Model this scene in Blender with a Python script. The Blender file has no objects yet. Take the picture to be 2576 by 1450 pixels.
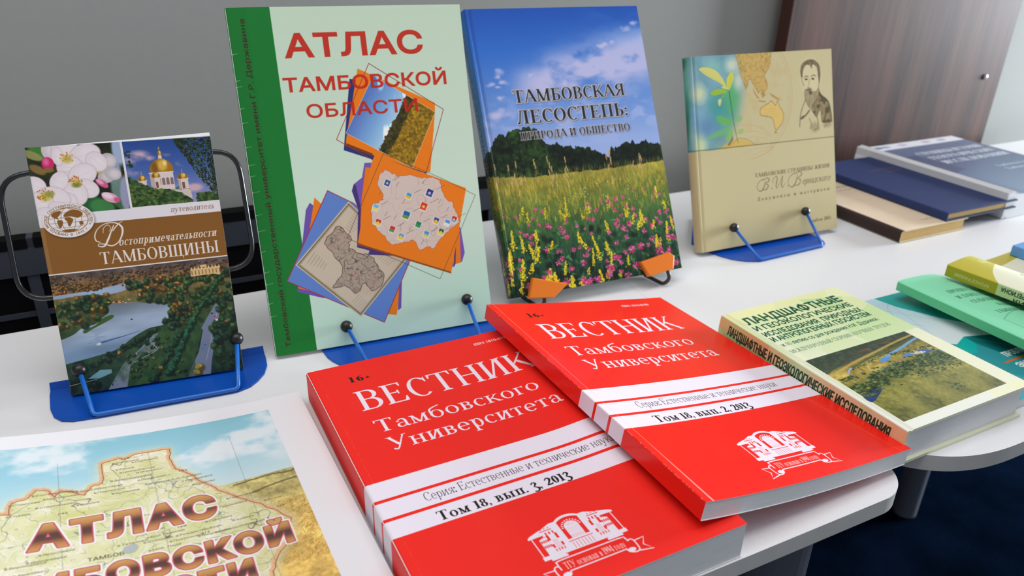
import bpy, bmesh, math, random
import numpy as np
from mathutils import Matrix, Vector

# ------------------------------------------------------------------ camera, world, light
C = bpy.context.scene.collection
scn = bpy.context.scene
IMG_W, IMG_H = 2576, 1450
F_PX, YAW, PITCH, ROLL, CAM_H = 1941.25, 0.47777, 0.44590, 0.02834, 0.36430

cam_data = bpy.data.cameras.new('camera')
cam = bpy.data.objects.new('camera', cam_data)
C.objects.link(cam)
cam_data.sensor_fit = 'HORIZONTAL'
cam_data.sensor_width = 36.0
cam_data.lens = F_PX / IMG_W * 36.0
cam_data.clip_start = 0.01
fwd = Vector((math.sin(YAW)*math.cos(PITCH), math.cos(YAW)*math.cos(PITCH), -math.sin(PITCH)))
rgt = Vector((math.cos(YAW), -math.sin(YAW), 0))
upv = rgt.cross(fwd)
r2 = rgt*math.cos(ROLL) + upv*math.sin(ROLL)
u2 = -rgt*math.sin(ROLL) + upv*math.cos(ROLL)
cam.matrix_world = Matrix(((r2.x, u2.x, -fwd.x, 0), (r2.y, u2.y, -fwd.y, 0), (r2.z, u2.z, -fwd.z, CAM_H), (0, 0, 0, 1)))
scn.camera = cam
cam_data.dof.use_dof = True
cam_data.dof.focus_distance = 0.60
cam_data.dof.aperture_fstop = 8.5

scn.view_settings.view_transform = 'Standard'
scn.view_settings.look = 'None'
scn.view_settings.gamma = 1.0
scn.view_settings.exposure = 0.0
scn.view_settings.use_curve_mapping = False

world = bpy.data.worlds.new('world')
scn.world = world
world.use_nodes = True
bg = world.node_tree.nodes['Background']
bg.inputs[0].default_value = (0.80, 0.88, 1.0, 1)
bg.inputs[1].default_value = 0.43

def area_light(name, loc, target, sx, sy, power, color):
    d = bpy.data.lights.new(name, 'AREA')
    d.shape = 'RECTANGLE'; d.size = sx; d.size_y = sy
    d.energy = power; d.color = color
    o = bpy.data.objects.new(name, d)
    C.objects.link(o)
    o.location = loc
    o.rotation_euler = (Vector(target) - Vector(loc)).to_track_quat('-Z', 'Y').to_euler()
    return o

# ceiling luminaires over the room and the daylight of the window to the right
area_light('ceiling_lamp_light', (-0.05, 0.28, 2.0), (-0.05, 0.38, 0), 2.4, 1.0, 29, (1.0, 0.955, 0.92))
area_light('window_light', (3.5, 0.27, 0.36), (0.75, 0.95, 0.15), 0.8, 0.9, 185, (0.84, 0.93, 1.0))

# ------------------------------------------------------------------ object helpers
def put(o, parent=None):
    C.objects.link(o)
    if parent is not None:
        o.parent = parent
    return o

def tag(o, label, cat, group=None, kind=None):
    if label: o['label'] = label
    if cat: o['category'] = cat
    if group: o['group'] = group
    if kind: o['kind'] = kind
    return o

def thing(name, label, cat, mat=None, group=None):
    o = bpy.data.objects.new(name, None)
    o.empty_display_size = 0.02
    C.objects.link(o)
    if mat is not None: o.matrix_world = mat
    return tag(o, label, cat, group)

def mesh_obj(name, bm, mats, parent=None, smooth=False):
    me = bpy.data.meshes.new(name)
    bmesh.ops.recalc_face_normals(bm, faces=bm.faces[:])
    bm.to_mesh(me); bm.free()
    for m in (mats if isinstance(mats, (list, tuple)) else [mats]):
        me.materials.append(m)
    if smooth:
        me.polygons.foreach_set('use_smooth', [True]*len(me.polygons))
    return put(bpy.data.objects.new(name, me), parent)

def structure(o):
    o['kind'] = 'structure'
    return o

def add_box(bm, lo, hi, bevel=0.0, segs=2):
    v = [bm.verts.new((x, y, z)) for x in (lo[0], hi[0]) for y in (lo[1], hi[1]) for z in (lo[2], hi[2])]
    f = [(0,1,3,2), (4,6,7,5), (0,4,5,1), (2,3,7,6), (0,2,6,4), (1,5,7,3)]
    fs = [bm.faces.new([v[i] for i in q]) for q in f]
    if bevel:
        es = {e for q in fs for e in q.edges}
        bmesh.ops.bevel(bm, geom=list(es), offset=bevel, segments=segs, affect='EDGES', profile=0.6)
    return bm

def add_tube(bm, pts, r, n=10, closed=False, cap=True):
    pts = [Vector(p) for p in pts]
    rings = []
    N = len(pts)
    prev = None
    for i, p in enumerate(pts):
        if closed:
            t = (pts[(i+1) % N] - pts[i-1]).normalized()
        else:
            t = (pts[min(i+1, N-1)] - pts[max(i-1, 0)]).normalized()
        if prev is None:
            a = Vector((0, 0, 1)) if abs(t.z) < 0.9 else Vector((1, 0, 0))
            nrm = (a - t*a.dot(t)).normalized()
        else:
            nrm = (prev - t*prev.dot(t)).normalized()
        prev = nrm
        b = t.cross(nrm)
        rings.append([bm.verts.new(p + (nrm*math.cos(k*2*math.pi/n) + b*math.sin(k*2*math.pi/n))*r) for k in range(n)])
    for i in range(N if closed else N-1):
        A, B = rings[i], rings[(i+1) % N]
        for k in range(n):
            bm.faces.new((A[k], A[(k+1) % n], B[(k+1) % n], B[k]))
    if not closed and cap:
        bm.faces.new(rings[0][::-1]); bm.faces.new(rings[-1])
    return bm

def add_sphere(bm, c, r, seg=20):
    m = Matrix.Translation(Vector(c))
    bmesh.ops.create_uvsphere(bm, u_segments=seg, v_segments=seg//2, radius=r, matrix=m)
    return bm

def fillet(pts, r, n=6, closed=False):
    """round the corners of a 3-D polyline"""
    P = [Vector(p) for p in pts]
    out = []
    N = len(P)
    for i in range(N):
        if not closed and i in (0, N-1):
            out.append(P[i]); continue
        a, b, c = P[i-1], P[i], P[(i+1) % N]
        d1, d2 = (a-b), (c-b)
        rr = min(r, d1.length*0.48, d2.length*0.48)
        p1 = b + d1.normalized()*rr; p2 = b + d2.normalized()*rr
        for k in range(n+1):
            t = k/n
            out.append(p1*(1-t)**2 + b*2*t*(1-t) + p2*t*t)
    return out

def add_prism(bm, poly, z0, z1, bevel=0.0, segs=3):
    """vertical prism from a plan outline"""
    lo = [bm.verts.new((p[0], p[1], z0)) for p in poly]
    hi = [bm.verts.new((p[0], p[1], z1)) for p in poly]
    n = len(poly)
    bot = bm.faces.new(lo[::-1]); top = bm.faces.new(hi)
    for i in range(n):
        bm.faces.new((lo[i], lo[(i+1) % n], hi[(i+1) % n], hi[i]))
    if bevel:
        es = list(top.edges) + list(bot.edges)
        bmesh.ops.bevel(bm, geom=es, offset=bevel, segments=segs, affect='EDGES', profile=0.5)
    return bm

# ------------------------------------------------------------------ materials
def srgb(c):
    return tuple((x/12.92 if x <= 0.04045 else ((x+0.055)/1.055)**2.4) for x in [v/255.0 for v in c])

def new_mat(name):
    m = bpy.data.materials.new(name)
    m.use_nodes = True
    return m, m.node_tree.nodes, m.node_tree.links, m.node_tree.nodes['Principled BSDF']

def plain(name, col, rough=0.5, spec=0.5, coat=0.0, noise=0.03, scale=60.0, metal=0.0, bump=0.0, coat_rough=0.1):
    """solid colour with a faint procedural mottling"""
    m, N, L, B = new_mat(name)
    c = srgb(col)
    tc = N.new('ShaderNodeTexCoord')
    nz = N.new('ShaderNodeTexNoise'); nz.inputs['Scale'].default_value = scale; nz.inputs['Detail'].default_value = 4
    L.new(tc.outputs['Object'], nz.inputs['Vector'])
    rp = N.new('ShaderNodeValToRGB')
    rp.color_ramp.elements[0].position = 0.3; rp.color_ramp.elements[1].position = 0.7
    rp.color_ramp.elements[0].color = (*[x*(1-noise) for x in c], 1)
    rp.color_ramp.elements[1].color = (*[min(1, x*(1+noise)) for x in c], 1)
    L.new(nz.outputs['Fac'], rp.inputs['Fac']); L.new(rp.outputs['Color'], B.inputs['Base Color'])
    B.inputs['Roughness'].default_value = rough
    B.inputs['Specular IOR Level'].default_value = spec
    B.inputs['Coat Weight'].default_value = coat
    B.inputs['Coat Roughness'].default_value = coat_rough
    B.inputs['Metallic'].default_value = metal
    if bump:
        bp = N.new('ShaderNodeBump'); bp.inputs['Strength'].default_value = bump; bp.inputs['Distance'].default_value = 0.001
        L.new(nz.outputs['Fac'], bp.inputs['Height']); L.new(bp.outputs['Normal'], B.inputs['Normal'])
    return m

def pages_mat(name, col, axis='Z', scale=900.0, depth=0.16):
    """paper edge: fine stacked-sheet lines along one local axis"""
    m, N, L, B = new_mat(name)
    c = srgb(col)
    tc = N.new('ShaderNodeTexCoord')
    mp = N.new('ShaderNodeMapping')
    s = [6.0, 6.0, 6.0]; s['XYZ'.index(axis)] = scale
    mp.inputs['Scale'].default_value = s
    L.new(tc.outputs['Object'], mp.inputs['Vector'])
    nz = N.new('ShaderNodeTexNoise'); nz.inputs['Scale'].default_value = 2.2; nz.inputs['Detail'].default_value = 3
    L.new(mp.outputs['Vector'], nz.inputs['Vector'])
    rp = N.new('ShaderNodeValToRGB')
    rp.color_ramp.elements[0].position = 0.32; rp.color_ramp.elements[1].position = 0.62
    rp.color_ramp.elements[0].color = (*[x*(1-depth) for x in c], 1)
    rp.color_ramp.elements[1].color = (*c, 1)
    L.new(nz.outputs['Fac'], rp.inputs['Fac']); L.new(rp.outputs['Color'], B.inputs['Base Color'])
    B.inputs['Roughness'].default_value = 0.85
    B.inputs['Specular IOR Level'].default_value = 0.2
    return m

def print_mat(name, canvas, rough=0.35, spec=0.5, coat=0.0, coat_rough=0.08):
    """printed cover: a picture painted by this script, under varnish"""
    m, N, L, B = new_mat(name)
    t = N.new('ShaderNodeTexImage'); t.image = canvas.image(name); t.interpolation = 'Cubic'; t.extension = 'EXTEND'
    uv = N.new('ShaderNodeUVMap'); uv.uv_map = 'UVMap'
    L.new(uv.outputs['UV'], t.inputs['Vector'])
    L.new(t.outputs['Color'], B.inputs['Base Color'])
    B.inputs['Roughness'].default_value = rough
    B.inputs['Specular IOR Level'].default_value = spec
    B.inputs['Coat Weight'].default_value = coat
    B.inputs['Coat Roughness'].default_value = coat_rough
    return m
# ------------------------------------------------------------------ picture painting (all procedural, in millimetres)
RNG = np.random.default_rng(7)

def coverage(conts, x0, y0, w, h, ss=4):
    """signed-area scanline coverage of a set of contours (pixel coords) in a window"""
    acc = np.zeros((h*ss, w+2))
    for P in conts:
        P = np.asarray(P, float)
        A = P; Bq = np.roll(P, -1, 0)
        ya, yb = (A[:,1]-y0)*ss, (Bq[:,1]-y0)*ss
        xa, xb = A[:,0]-x0, Bq[:,0]-x0
        for i in range(len(P)):
            y1, y2 = ya[i], yb[i]
            if y1 == y2: continue
            d = 1.0
            X1, X2 = xa[i], xb[i]
            if y1 > y2: y1, y2, X1, X2, d = y2, y1, X2, X1, -1.0
            k0 = max(0, int(math.ceil(y1-0.5))); k1 = min(h*ss-1, int(math.ceil(y2-0.5))-1)
            if k1 < k0: continue
            rows = np.arange(k0, k1+1)
            xc = X1 + (rows+0.5-y1)*(X2-X1)/(y2-y1)
            xc = np.clip(xc, 0, w+0.999)
            ix = xc.astype(int); fr = xc-ix
            acc[rows, ix] += d*(1-fr)
            acc[rows, np.minimum(ix+1, w+1)] += d*fr
    cov = np.clip(np.abs(np.cumsum(acc, 1)), 0, 1)[:, :w]
    return cov.reshape(h, ss, w).mean(1)

def ribbon(pts, w):
    """outline polygon of a polyline with (variable) width"""
    P = np.asarray(pts, float)
    w = np.broadcast_to(np.asarray(w, float), (len(P),))
    t = np.gradient(P, axis=0)
    t /= np.maximum(np.linalg.norm(t, axis=1, keepdims=True), 1e-9)
    n = np.stack([-t[:,1], t[:,0]], 1)
    return np.concatenate([P+n*w[:,None]/2, (P-n*w[:,None]/2)[::-1]])

def spline(pts, n=8, closed=False):
    P = np.asarray(pts, float)
    if closed: Q = np.concatenate([P[-1:], P, P[:2]])
    else: Q = np.concatenate([2*P[:1]-P[1:2], P, 2*P[-1:]-P[-2:-1]])
    out = []
    for i in range(1, len(Q)-2):
        p0, p1, p2, p3 = Q[i-1:i+3]
        for k in range(n):
            t = k/n
            out.append(0.5*((2*p1)+(-p0+p2)*t+(2*p0-5*p1+4*p2-p3)*t*t+(-p0+3*p1-3*p2+p3)*t**3))
    if not closed: out.append(Q[-2])
    return np.array(out)

def ellipse(cx, cy, rx, ry, ang=0.0, n=40):
    t = np.linspace(0, 2*math.pi, n, endpoint=False)
    x, y = rx*np.cos(t), ry*np.sin(t)
    c, s = math.cos(ang), math.sin(ang)
    return np.stack([cx+x*c-y*s, cy+x*s+y*c], 1)

def fbm(h, w, cell, octaves=4, seed=0, ax=1.0, ay=1.0):
    """value noise, cell = size of the coarsest feature in pixels"""
    g = np.random.default_rng(seed)
    out = np.zeros((h, w), np.float32); amp = 1.0; tot = 0
    for o in range(octaves):
        cx, cy = max(1.0, cell*ax), max(1.0, cell*ay)
        gw, gh = int(w/cx)+3, int(h/cy)+3
        G = g.random((gh, gw), dtype=np.float32)
        xs = np.arange(w)/cx; ys = np.arange(h)/cy
        ix, iy = xs.astype(int), ys.astype(int)
        fx = (xs-ix).astype(np.float32); fy = (ys-iy).astype(np.float32)
        fx = fx*fx*(3-2*fx); fy = fy*fy*(3-2*fy)
        a = G[iy][:, ix]; b = G[iy][:, ix+1]; c = G[iy+1][:, ix]; d = G[iy+1][:, ix+1]
        out += amp*((a*(1-fx)+b*fx)*(1-fy[:, None]) + (c*(1-fx)+d*fx)*fy[:, None])
        tot += amp; amp *= 0.5; cell *= 0.5
        if cell < 1.2: break
    return out/tot

def smooth(a, lo, hi):
    t = np.clip((a-lo)/(hi-lo), 0, 1)
    return t*t*(3-2*t)

def blur(a, r):
    """three box blurs, radius in pixels"""
    r = int(max(1, round(r)))
    for _ in range(2):
        for ax in (0, 1):
            p = [(0, 0)]*a.ndim; p[ax] = (r+1, r)
            c = np.cumsum(np.pad(a, p, mode='edge'), axis=ax)
            n = a.shape[ax]
            a = (np.take(c, range(2*r+1, 2*r+1+n), ax) - np.take(c, range(0, n), ax))/(2*r+1)
    return a

class Canvas:
    def __init__(s, w, h, ppm=4.0, x0=0.0, bg=(255, 255, 255)):
        """w x h mm, x runs from x0 to x0+w, y down from the top"""
        s.w, s.h, s.k, s.x0 = w, h, ppm, x0
        s.W, s.H = int(round(w*ppm)), int(round(h*ppm))
        s.a = np.empty((s.H, s.W, 3), np.float32)
        s.a[:] = np.array(bg, np.float32)/255
        s.Y, s.X = np.mgrid[0:s.H, 0:s.W].astype(np.float32)
        s.X = (s.X+0.5)/ppm + x0; s.Y = (s.Y+0.5)/ppm
    def px(s, P):
        P = np.asarray(P, float)
        return np.stack([(P[:,0]-s.x0)*s.k, P[:,1]*s.k], 1)
    def cov(s, conts):
        Q = [s.px(c) for c in conts]
        A = np.concatenate(Q)
        x0, y0 = max(0, int(A[:,0].min())-1), max(0, int(A[:,1].min())-1)
        x1, y1 = min(s.W, int(A[:,0].max())+2), min(s.H, int(A[:,1].max())+2)
        if x1 <= x0 or y1 <= y0: return None
        return (slice(y0, y1), slice(x0, x1)), coverage(Q, x0, y0, x1-x0, y1-y0)
    def blend(s, win, m, col):
        col = np.asarray(col, np.float32)
        if col.max() > 1.5: col = col/255
        v = s.a[win]
        s.a[win] = v + (col-v)*m[..., None].astype(np.float32)
    def fill(s, conts, col, alpha=1.0):
        if isinstance(conts, np.ndarray) or np.isscalar(conts[0][0]): conts = [conts]
        r = s.cov(conts)
        if r: s.blend(r[0], r[1]*alpha, col)
    def line(s, pts, w, col, alpha=1.0, closed=False):
        P = np.asarray(pts, float)
        if closed: P = np.concatenate([P, P[:1]])
        for i in range(len(P)-1):
            d = P[i+1]-P[i]; L = np.hypot(*d)
            if L < 1e-9: continue
            n = np.array([-d[1], d[0]])/L*w/2; e = d/L*w*0.3
            s.fill(np.array([P[i]+n-e, P[i+1]+n+e, P[i+1]-n+e, P[i]-n-e]), col, alpha)
    def stroke(s, pts, w, col, alpha=1.0):
        s.fill(ribbon(pts, w), col, alpha)
    def mask(s, conts):
        m = np.zeros((s.H, s.W), np.float32)
        if isinstance(conts, np.ndarray): conts = [conts]
        r = s.cov(conts)
        if r: m[r[0]] = r[1]
        return m
    def over(s, m, col):
        s.blend((slice(None), slice(None)), m, col)
    def splat(s, x, y, rx, ry, col, alpha=1.0, soft=0.5, ang=0.0):
        """soft-edged ellipse"""
        R = max(rx, ry)*(1+soft)
        x0, x1 = int((x-R-s.x0)*s.k), int((x+R-s.x0)*s.k)+2
        y0, y1 = int((y-R)*s.k), int((y+R)*s.k)+2
        x0, y0, x1, y1 = max(0, x0), max(0, y0), min(s.W, x1), min(s.H, y1)
        if x1 <= x0 or y1 <= y0: return
        dx = s.X[y0:y1, x0:x1]-x; dy = s.Y[y0:y1, x0:x1]-y
        c, n = math.cos(ang), math.sin(ang)
        d = np.sqrt(((dx*c+dy*n)/rx)**2 + ((-dx*n+dy*c)/ry)**2)
        m = np.clip((1+soft*0.5-d)/max(soft, 1e-3), 0, 1)*alpha
        s.blend((slice(y0, y1), slice(x0, x1)), m, col)
    def grad(s, stops, f=None):
        """vertical gradient picture from [(y, colour)]"""
        y = s.Y if f is None else f
        ys = [q[0] for q in stops]
        return np.stack([np.interp(y, ys, [q[1][i]/255 for q in stops]) for i in range(3)], -1).astype(np.float32)
    def paste(s, pic, m):
        s.a += (pic-s.a)*m[..., None].astype(np.float32)
    def noise(s, cell, octaves=4, seed=0, ax=1.0, ay=1.0):
        return fbm(s.H, s.W, cell*s.k, octaves, seed, ax, ay)
    def image(s, name):
        im = bpy.data.images.new(name, s.W, s.H, alpha=False)
        px = np.ones((s.H, s.W, 4), np.float32)
        px[..., :3] = np.clip(s.a[::-1], 0, 1)
        im.pixels.foreach_set(px.ravel())
        im.update(); im.pack()
        return im

# ------------------------------------------------------------------ lettering
def sans_contours(text, bold=0.0, track=1.0):
    """outlines of the built-in sans face, x to the right, y up"""
    cu = bpy.data.curves.new('lettering', 'FONT')
    cu.body = text; cu.size = 1.0; cu.resolution_u = 4; cu.offset = bold
    cu.space_character = track; cu.fill_mode = 'NONE'
    ob = bpy.data.objects.new('lettering', cu)
    C.objects.link(ob)
    dg = bpy.context.evaluated_depsgraph_get()
    me = ob.evaluated_get(dg).to_mesh()
    co = [(v.co.x, v.co.y) for v in me.vertices]
    nb = {}
    for e in me.edges:
        i, j = e.vertices; nb.setdefault(i, []).append(j); nb.setdefault(j, []).append(i)
    polys, seen = [], set()
    for i in range(len(co)):                  # walk every closed outline in vertex order
        if i in seen or i not in nb: continue
        loop, p, q = [i], i, (i+1 if i+1 in nb[i] else nb[i][0])
        seen.add(i)
        while q not in seen:
            seen.add(q); loop.append(q)
            nx = [r for r in nb[q] if r != p]
            if not nx: break
            p, q = q, nx[0]
        if len(loop) > 2: polys.append(np.array([co[k] for k in loop], float))
    ob.evaluated_get(dg).to_mesh_clear()
    bpy.data.objects.remove(ob); bpy.data.curves.remove(cu)
    return polys
_cap = []
def cap_h():
    if not _cap:
        _cap.append(np.concatenate(sans_contours('Н'))[:,1].max())
    return _cap[0]

def place(polys, x, y, cap, width=None, align='l', slant=0.0, rot=0.0, xs=1.0):
    """scale cap-height-1 polygons to mm at baseline point (x, y)"""
    if not polys: return []
    A = np.concatenate(polys)
    lo, hi = A[:,0].min(), A[:,0].max()
    sx = cap*xs
    if width: sx = width/(hi-lo)
    off = {'l': lo, 'c': (lo+hi)/2, 'r': hi}[align]
    c, s = math.cos(rot), math.sin(rot)
    out = []
    for p in polys:
        u = (p[:,0]-off)*sx + p[:,1]*cap*slant; v = -p[:,1]*cap
        out.append(np.stack([x+u*c-v*s, y+u*s+v*c], 1))
    return out

def embolden(polys, d):
    """move outlines outwards by d (holes run the other way round, so they shrink)"""
    A = lambda p: (p[:,0]*np.roll(p[:,1], -1)-p[:,1]*np.roll(p[:,0], -1)).sum()
    if not polys: return polys
    sg = 1.0 if sum(A(p) for p in polys) > 0 else -1.0
    out = []
    for p in polys:
        e = np.roll(p, -1, 0)-p
        L = np.hypot(e[:,0], e[:,1]); keep = L > 1e-6
        p, e, L = p[keep], e[keep], L[keep]
        n = np.stack([e[:,1], -e[:,0]], 1)/L[:,None]
        m = n+np.roll(n, 1, 0)
        m /= np.maximum((m*m).sum(1, keepdims=True)/2, .35)
        out.append(p+m*d*sg)
    return out

def sans(text, x, y, cap, width=None, bold=0.0, track=1.0, **k):
    h = cap_h()
    q = place([p/h for p in sans_contours(text, 0.0, track)], x, y, cap, width, **k)
    return embolden(q, bold*cap) if bold else q

class Serif:
    """a Roman book face drawn from stems, hairlines, bowls and serifs (cap height 1, x-height .66)"""
    def __init__(s, T=0.15, t=0.045, sf=0.085, sh=0.035, w=1.0):
        s.T0, s.t, s.sf, s.sh, s.wf = T, t, sf, sh, w
        s.cache = {}
    # -- pieces
    def serif(s, x0, x1, y, up):
        d = 1 if up else -1
        return np.array([(x0, y), (x1, y), (x1, y+d*s.sh), (x0, y+d*s.sh)])
    def stem(s, x, y0, y1, T=None, top=(1, 1), bot=(1, 1)):
        T = T or s.T; q = []
        q.append(np.array([(x, y0), (x+T, y0), (x+T, y1), (x, y1)]))
        b = s.sf*0.6
        for y, e, d in ((y0, bot, 1), (y1, top, -1)):
            if e is None: continue
            l, r = s.sf*e[0], s.sf*e[1]
            q.append(s.serif(x-l, x+T+r, y, d > 0))
            if l: q.append(np.array([(x-b*e[0], y+d*s.sh), (x, y+d*s.sh), (x, y+d*(s.sh+b*0.8))]))
            if r: q.append(np.array([(x+T, y+d*s.sh), (x+T+b*e[1], y+d*s.sh), (x+T, y+d*(s.sh+b*0.8))]))
        return q
    def hair(s, x0, x1, y, th=None):
        th = th or s.t
        return [np.array([(x0, y-th/2), (x1, y-th/2), (x1, y+th/2), (x0, y+th/2)])]
    def diag(s, x0, y0, x1, y1, w):
        return [np.array([(x0-w/2, y0), (x0+w/2, y0), (x1+w/2, y1), (x1-w/2, y1)])]
    def arc(s, cx, cy, rx, ry, tx, ty, a0, a1, n=26):
        t = np.radians(np.linspace(a0, a1, n))
        o = np.stack([cx+rx*np.cos(t), cy+ry*np.sin(t)], 1)
        i = np.stack([cx+(rx-tx)*np.cos(t), cy+(ry-ty)*np.sin(t)], 1)
        return [np.concatenate([o, i[::-1]])]
    def half(s, x, y0, y1, xr, T=None):
        """right-hand bowl from x to xr between y0 and y1"""
        T = T or s.T
        cx = x+(xr-x)*0.42
        q = s.arc(cx, (y0+y1)/2, xr-cx, (y1-y0)/2, T, s.t, -90, 90)
        q += s.hair(x, cx+0.01, y1-s.t/2)+s.hair(x, cx+0.01, y0+s.t/2)
        return q
    def wedge(s, x, y, dx, dy):
        return [np.array([(x, y), (x, y+dy), (x+dx*0.35, y+dy), (x+dx, y)])]
    def dot(s, x, y, r):
        return [ellipse(x, y, r, r, n=18)]
    def pen(s, pts, ws, n=7):
        return [ribbon(spline(pts, n), np.interp(np.linspace(0, 1, (len(pts)-1)*n+1), np.linspace(0, 1, len(ws)), ws))]
    # -- letters
    def glyph(s, ch):
        if ch in s.cache: return s.cache[ch]
        low = ch.islower()
        h = 0.66 if low else 1.0
        s.T = s.T0*(0.86 if low else 1.0)
        c = ch.upper() if ch in 'вгиклмнптхчжзыьяйц' else ch
        r = s.draw(c, h)
        adv, q = r
        r = (adv*s.wf, [np.column_stack([p[:,0]*s.wf, p[:,1]]) for p in q])
        s.cache[ch] = r
        return r
    def draw(s, c, h):
        T, t, f = s.T, s.t, s.sf
        W = lambda k: k*(h if h == 1 else h*1.08)
        x = f+0.03
        if c == 'Б':
            w = W(.58); q = s.stem(x, 0, h, top=(1, 0), bot=(1, 0)) + s.hair(x, x+w-.04, h-t/2) + s.wedge(x+w-.02, h, -.09, -.2*h)
            return x+w+.07, q + s.half(x+T*.5, 0, .56*h, x+w)
        if c == 'В':
            w = W(.60); q = s.stem(x, 0, h, top=(1, 0), bot=(1, 0))
            return x+w+.06, q + s.half(x+T*.5, .51*h, h, x+w*.92) + s.half(x+T*.5, 0, .51*h+t, x+w)
        if c == 'Е':
            w = W(.56); q = s.stem(x, 0, h, top=(1, 0), bot=(1, 0)) + s.hair(x, x+w-.05, h-t/2) + s.hair(x, x+w-.02, t/2) + s.hair(x, x+w*.72, .52*h)
            return x+w+.07, q + s.wedge(x+w-.03, h, -.1, -.2*h) + s.wedge(x+w+.01, 0, -.13, .24*h) + [np.array([(x+w*.72-t, .52*h-.1*h), (x+w*.72, .52*h-.1*h), (x+w*.72, .52*h+.1*h), (x+w*.72-t, .52*h+.1*h)])]
        if c in 'Сс':
            rx = W(.37); cx = .06+rx; q = s.arc(cx, h/2, rx, h/2+.015, T, t, 48, 312)
            xe = cx+rx*.74; q += [np.array([(xe, h*1.0), (xe, h*.70), (xe-.035, h*.70), (xe-.10, h*.90), (xe-.04, h*.92)])]
            return cx+rx*.80+.03, q
        if c == 'Т':
            w = W(.72); x0 = .04; cx = x0+w/2; q = s.stem(cx-T/2, 0, h, top=None) + s.hair(x0, x0+w, h-t/2)
            return w+.08, q + s.wedge(x0, h, .1, -.22*h) + s.wedge(x0+w, h, -.1, -.22*h)
        if c in 'НИЙП':
            w = W(.60); x2 = x+w-T+.06; q = s.stem(x, 0, h) + s.stem(x2, 0, h)
            if c == 'Н': q += s.hair(x, x2+T, .51*h)
            elif c == 'П': q += s.hair(x, x2+T, h-t/2)
            else: q += s.diag(x+T*.9, .02, x2+T*.1, h-.02, max(t*1.7, .06))
            if c == 'Й': q += s.pen([(x+w*.22, h*1.22), (x+w*.5, h*1.11), (x+w*.80, h*1.22)], [.04, .075, .04])
            return x2+T+f+.03, q
        if c == 'К':
            w = W(.60); q = s.stem(x, 0, h) + s.diag(x+T, .42*h, x+w, h-.02, max(t*1.6, .055)) + [s.serif(x+w-.11, x+w+.1, h, False)]
            q += s.diag(x+w+.06, .01, x+T+.14*h, .58*h, T*1.05) + [s.serif(x+w-.08, x+w+.16, 0, True)]
            return x+w+.15, q
        if c == 'Х':
            w = W(.62); q = s.diag(x, h, x+w, 0, T*1.15) + s.diag(x+.02, 0, x+w-.02, h, t*1.5)
            for xx in (x, x+w): q += [s.serif(xx-.13*h, xx+.13*h, 0, True), s.serif(xx-.13*h, xx+.13*h, h, False)]
            return x+w+.12, q
        if c == 'А':
            w = W(.72); x0 = .08; q = s.diag(x0, 0, x0+w*.48, h, t*1.4) + s.diag(x0+w, 0, x0+w*.48, h*1.02, T*1.1) + s.hair(x0+w*.17, x0+w*.8, .33*h)
            return x0+w+.1, q + [s.serif(x0-.09, x0+.12, 0, True), s.serif(x0+w-.15, x0+w+.12, 0, True)]
        if c == 'М':
            w = W(.84); q = s.stem(x, 0, h, T=t*1.2, top=(1, 0)) + s.stem(x+w-T, 0, h, top=(0, 1)) + s.diag(x+t*.8, h, x+w*.47, .02, T) + s.diag(x+w*.47, .02, x+w-T*.6, h, t*1.5)
            return x+w+f+.03, q
        if c in 'Оо':
            rx = W(.39); cx = .05+rx; q = s.arc(cx, h/2, rx, h/2+.015, T, t, 0, 360, 48)
            return 2*rx+.1, q
        if c in 'Р':
            w = W(.54); q = s.stem(x, 0, h, top=(1, 0)) + s.half(x+T*.5, .44*h, h, x+w)
            return x+w+.05, q
        if c == 'р':
            w = W(.60); q = s.stem(x, -.30, h, top=(1, 0)) + s.arc(x+w*.52, h/2, w*.52, h/2+.01, T, t, -165, 165)
            return x+w*1.04+.05, q
        if c == 'Г':
            w = W(.52); q = s.stem(x, 0, h) + s.hair(x, x+w, h-t/2) + s.wedge(x+w, h, -.09, -.22*h)
            return x+w+.04, q
        if c in 'Дд':
            w = W(.72); x0 = .06; q = s.stem(x0+w-T-.08, 0, h, bot=None) + s.diag(x0+.1, 0, x0+w*.36, h, t*1.4) + s.hair(x0+w*.28, x0+w-.1, h-t/2) + s.hair(x0, x0+w, t/2)
            q += [np.array([(x0, t), (x0, -.2*h), (x0+.03, -.2*h), (x0+.09, 0)]), np.array([(x0+w, t), (x0+w, -.2*h), (x0+w-.03, -.2*h), (x0+w-.09, 0)])]
            return x0+w+.05, q
        if c == 'Л':
            w = W(.66); x0 = .06; q = s.stem(x0+w-T-.02, 0, h) + s.diag(x0+w*.16, .05*h, x0+w*.38, h, t*1.5) + s.hair(x0+w*.26, x0+w, h-t/2) + s.dot(x0+w*.08, .075*h, .075*h)
            return x0+w+f+.03, q
        if c in 'Уу':
            w = W(.62); x0 = .09; d = -.30 if c == 'у' else 0.0
            m = (x0+w*.5, .30*h if c == 'У' else .04)
            q = s.diag(x0, h, m[0], m[1], T*1.05)
            fx = lambda y: x0+w+(m[0]-x0-w)*(h-y)/(h-m[1])
            yb = d+.06 if c == 'у' else .08
            q += s.diag(fx(yb), yb, x0+w, h, t*1.5) + s.pen([(fx(yb), yb+.02), (fx(yb)-.07, yb-.075), (fx(yb)-.16, yb-.03)], [t*1.5, t*1.5, t*1.2]) + s.dot(fx(yb)-.16, yb-.01, .055)
            return x0+w+.1, q + [s.serif(x0-.12, x0+.14, h, False), s.serif(x0+w-.1, x0+w+.11, h, False)]
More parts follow.
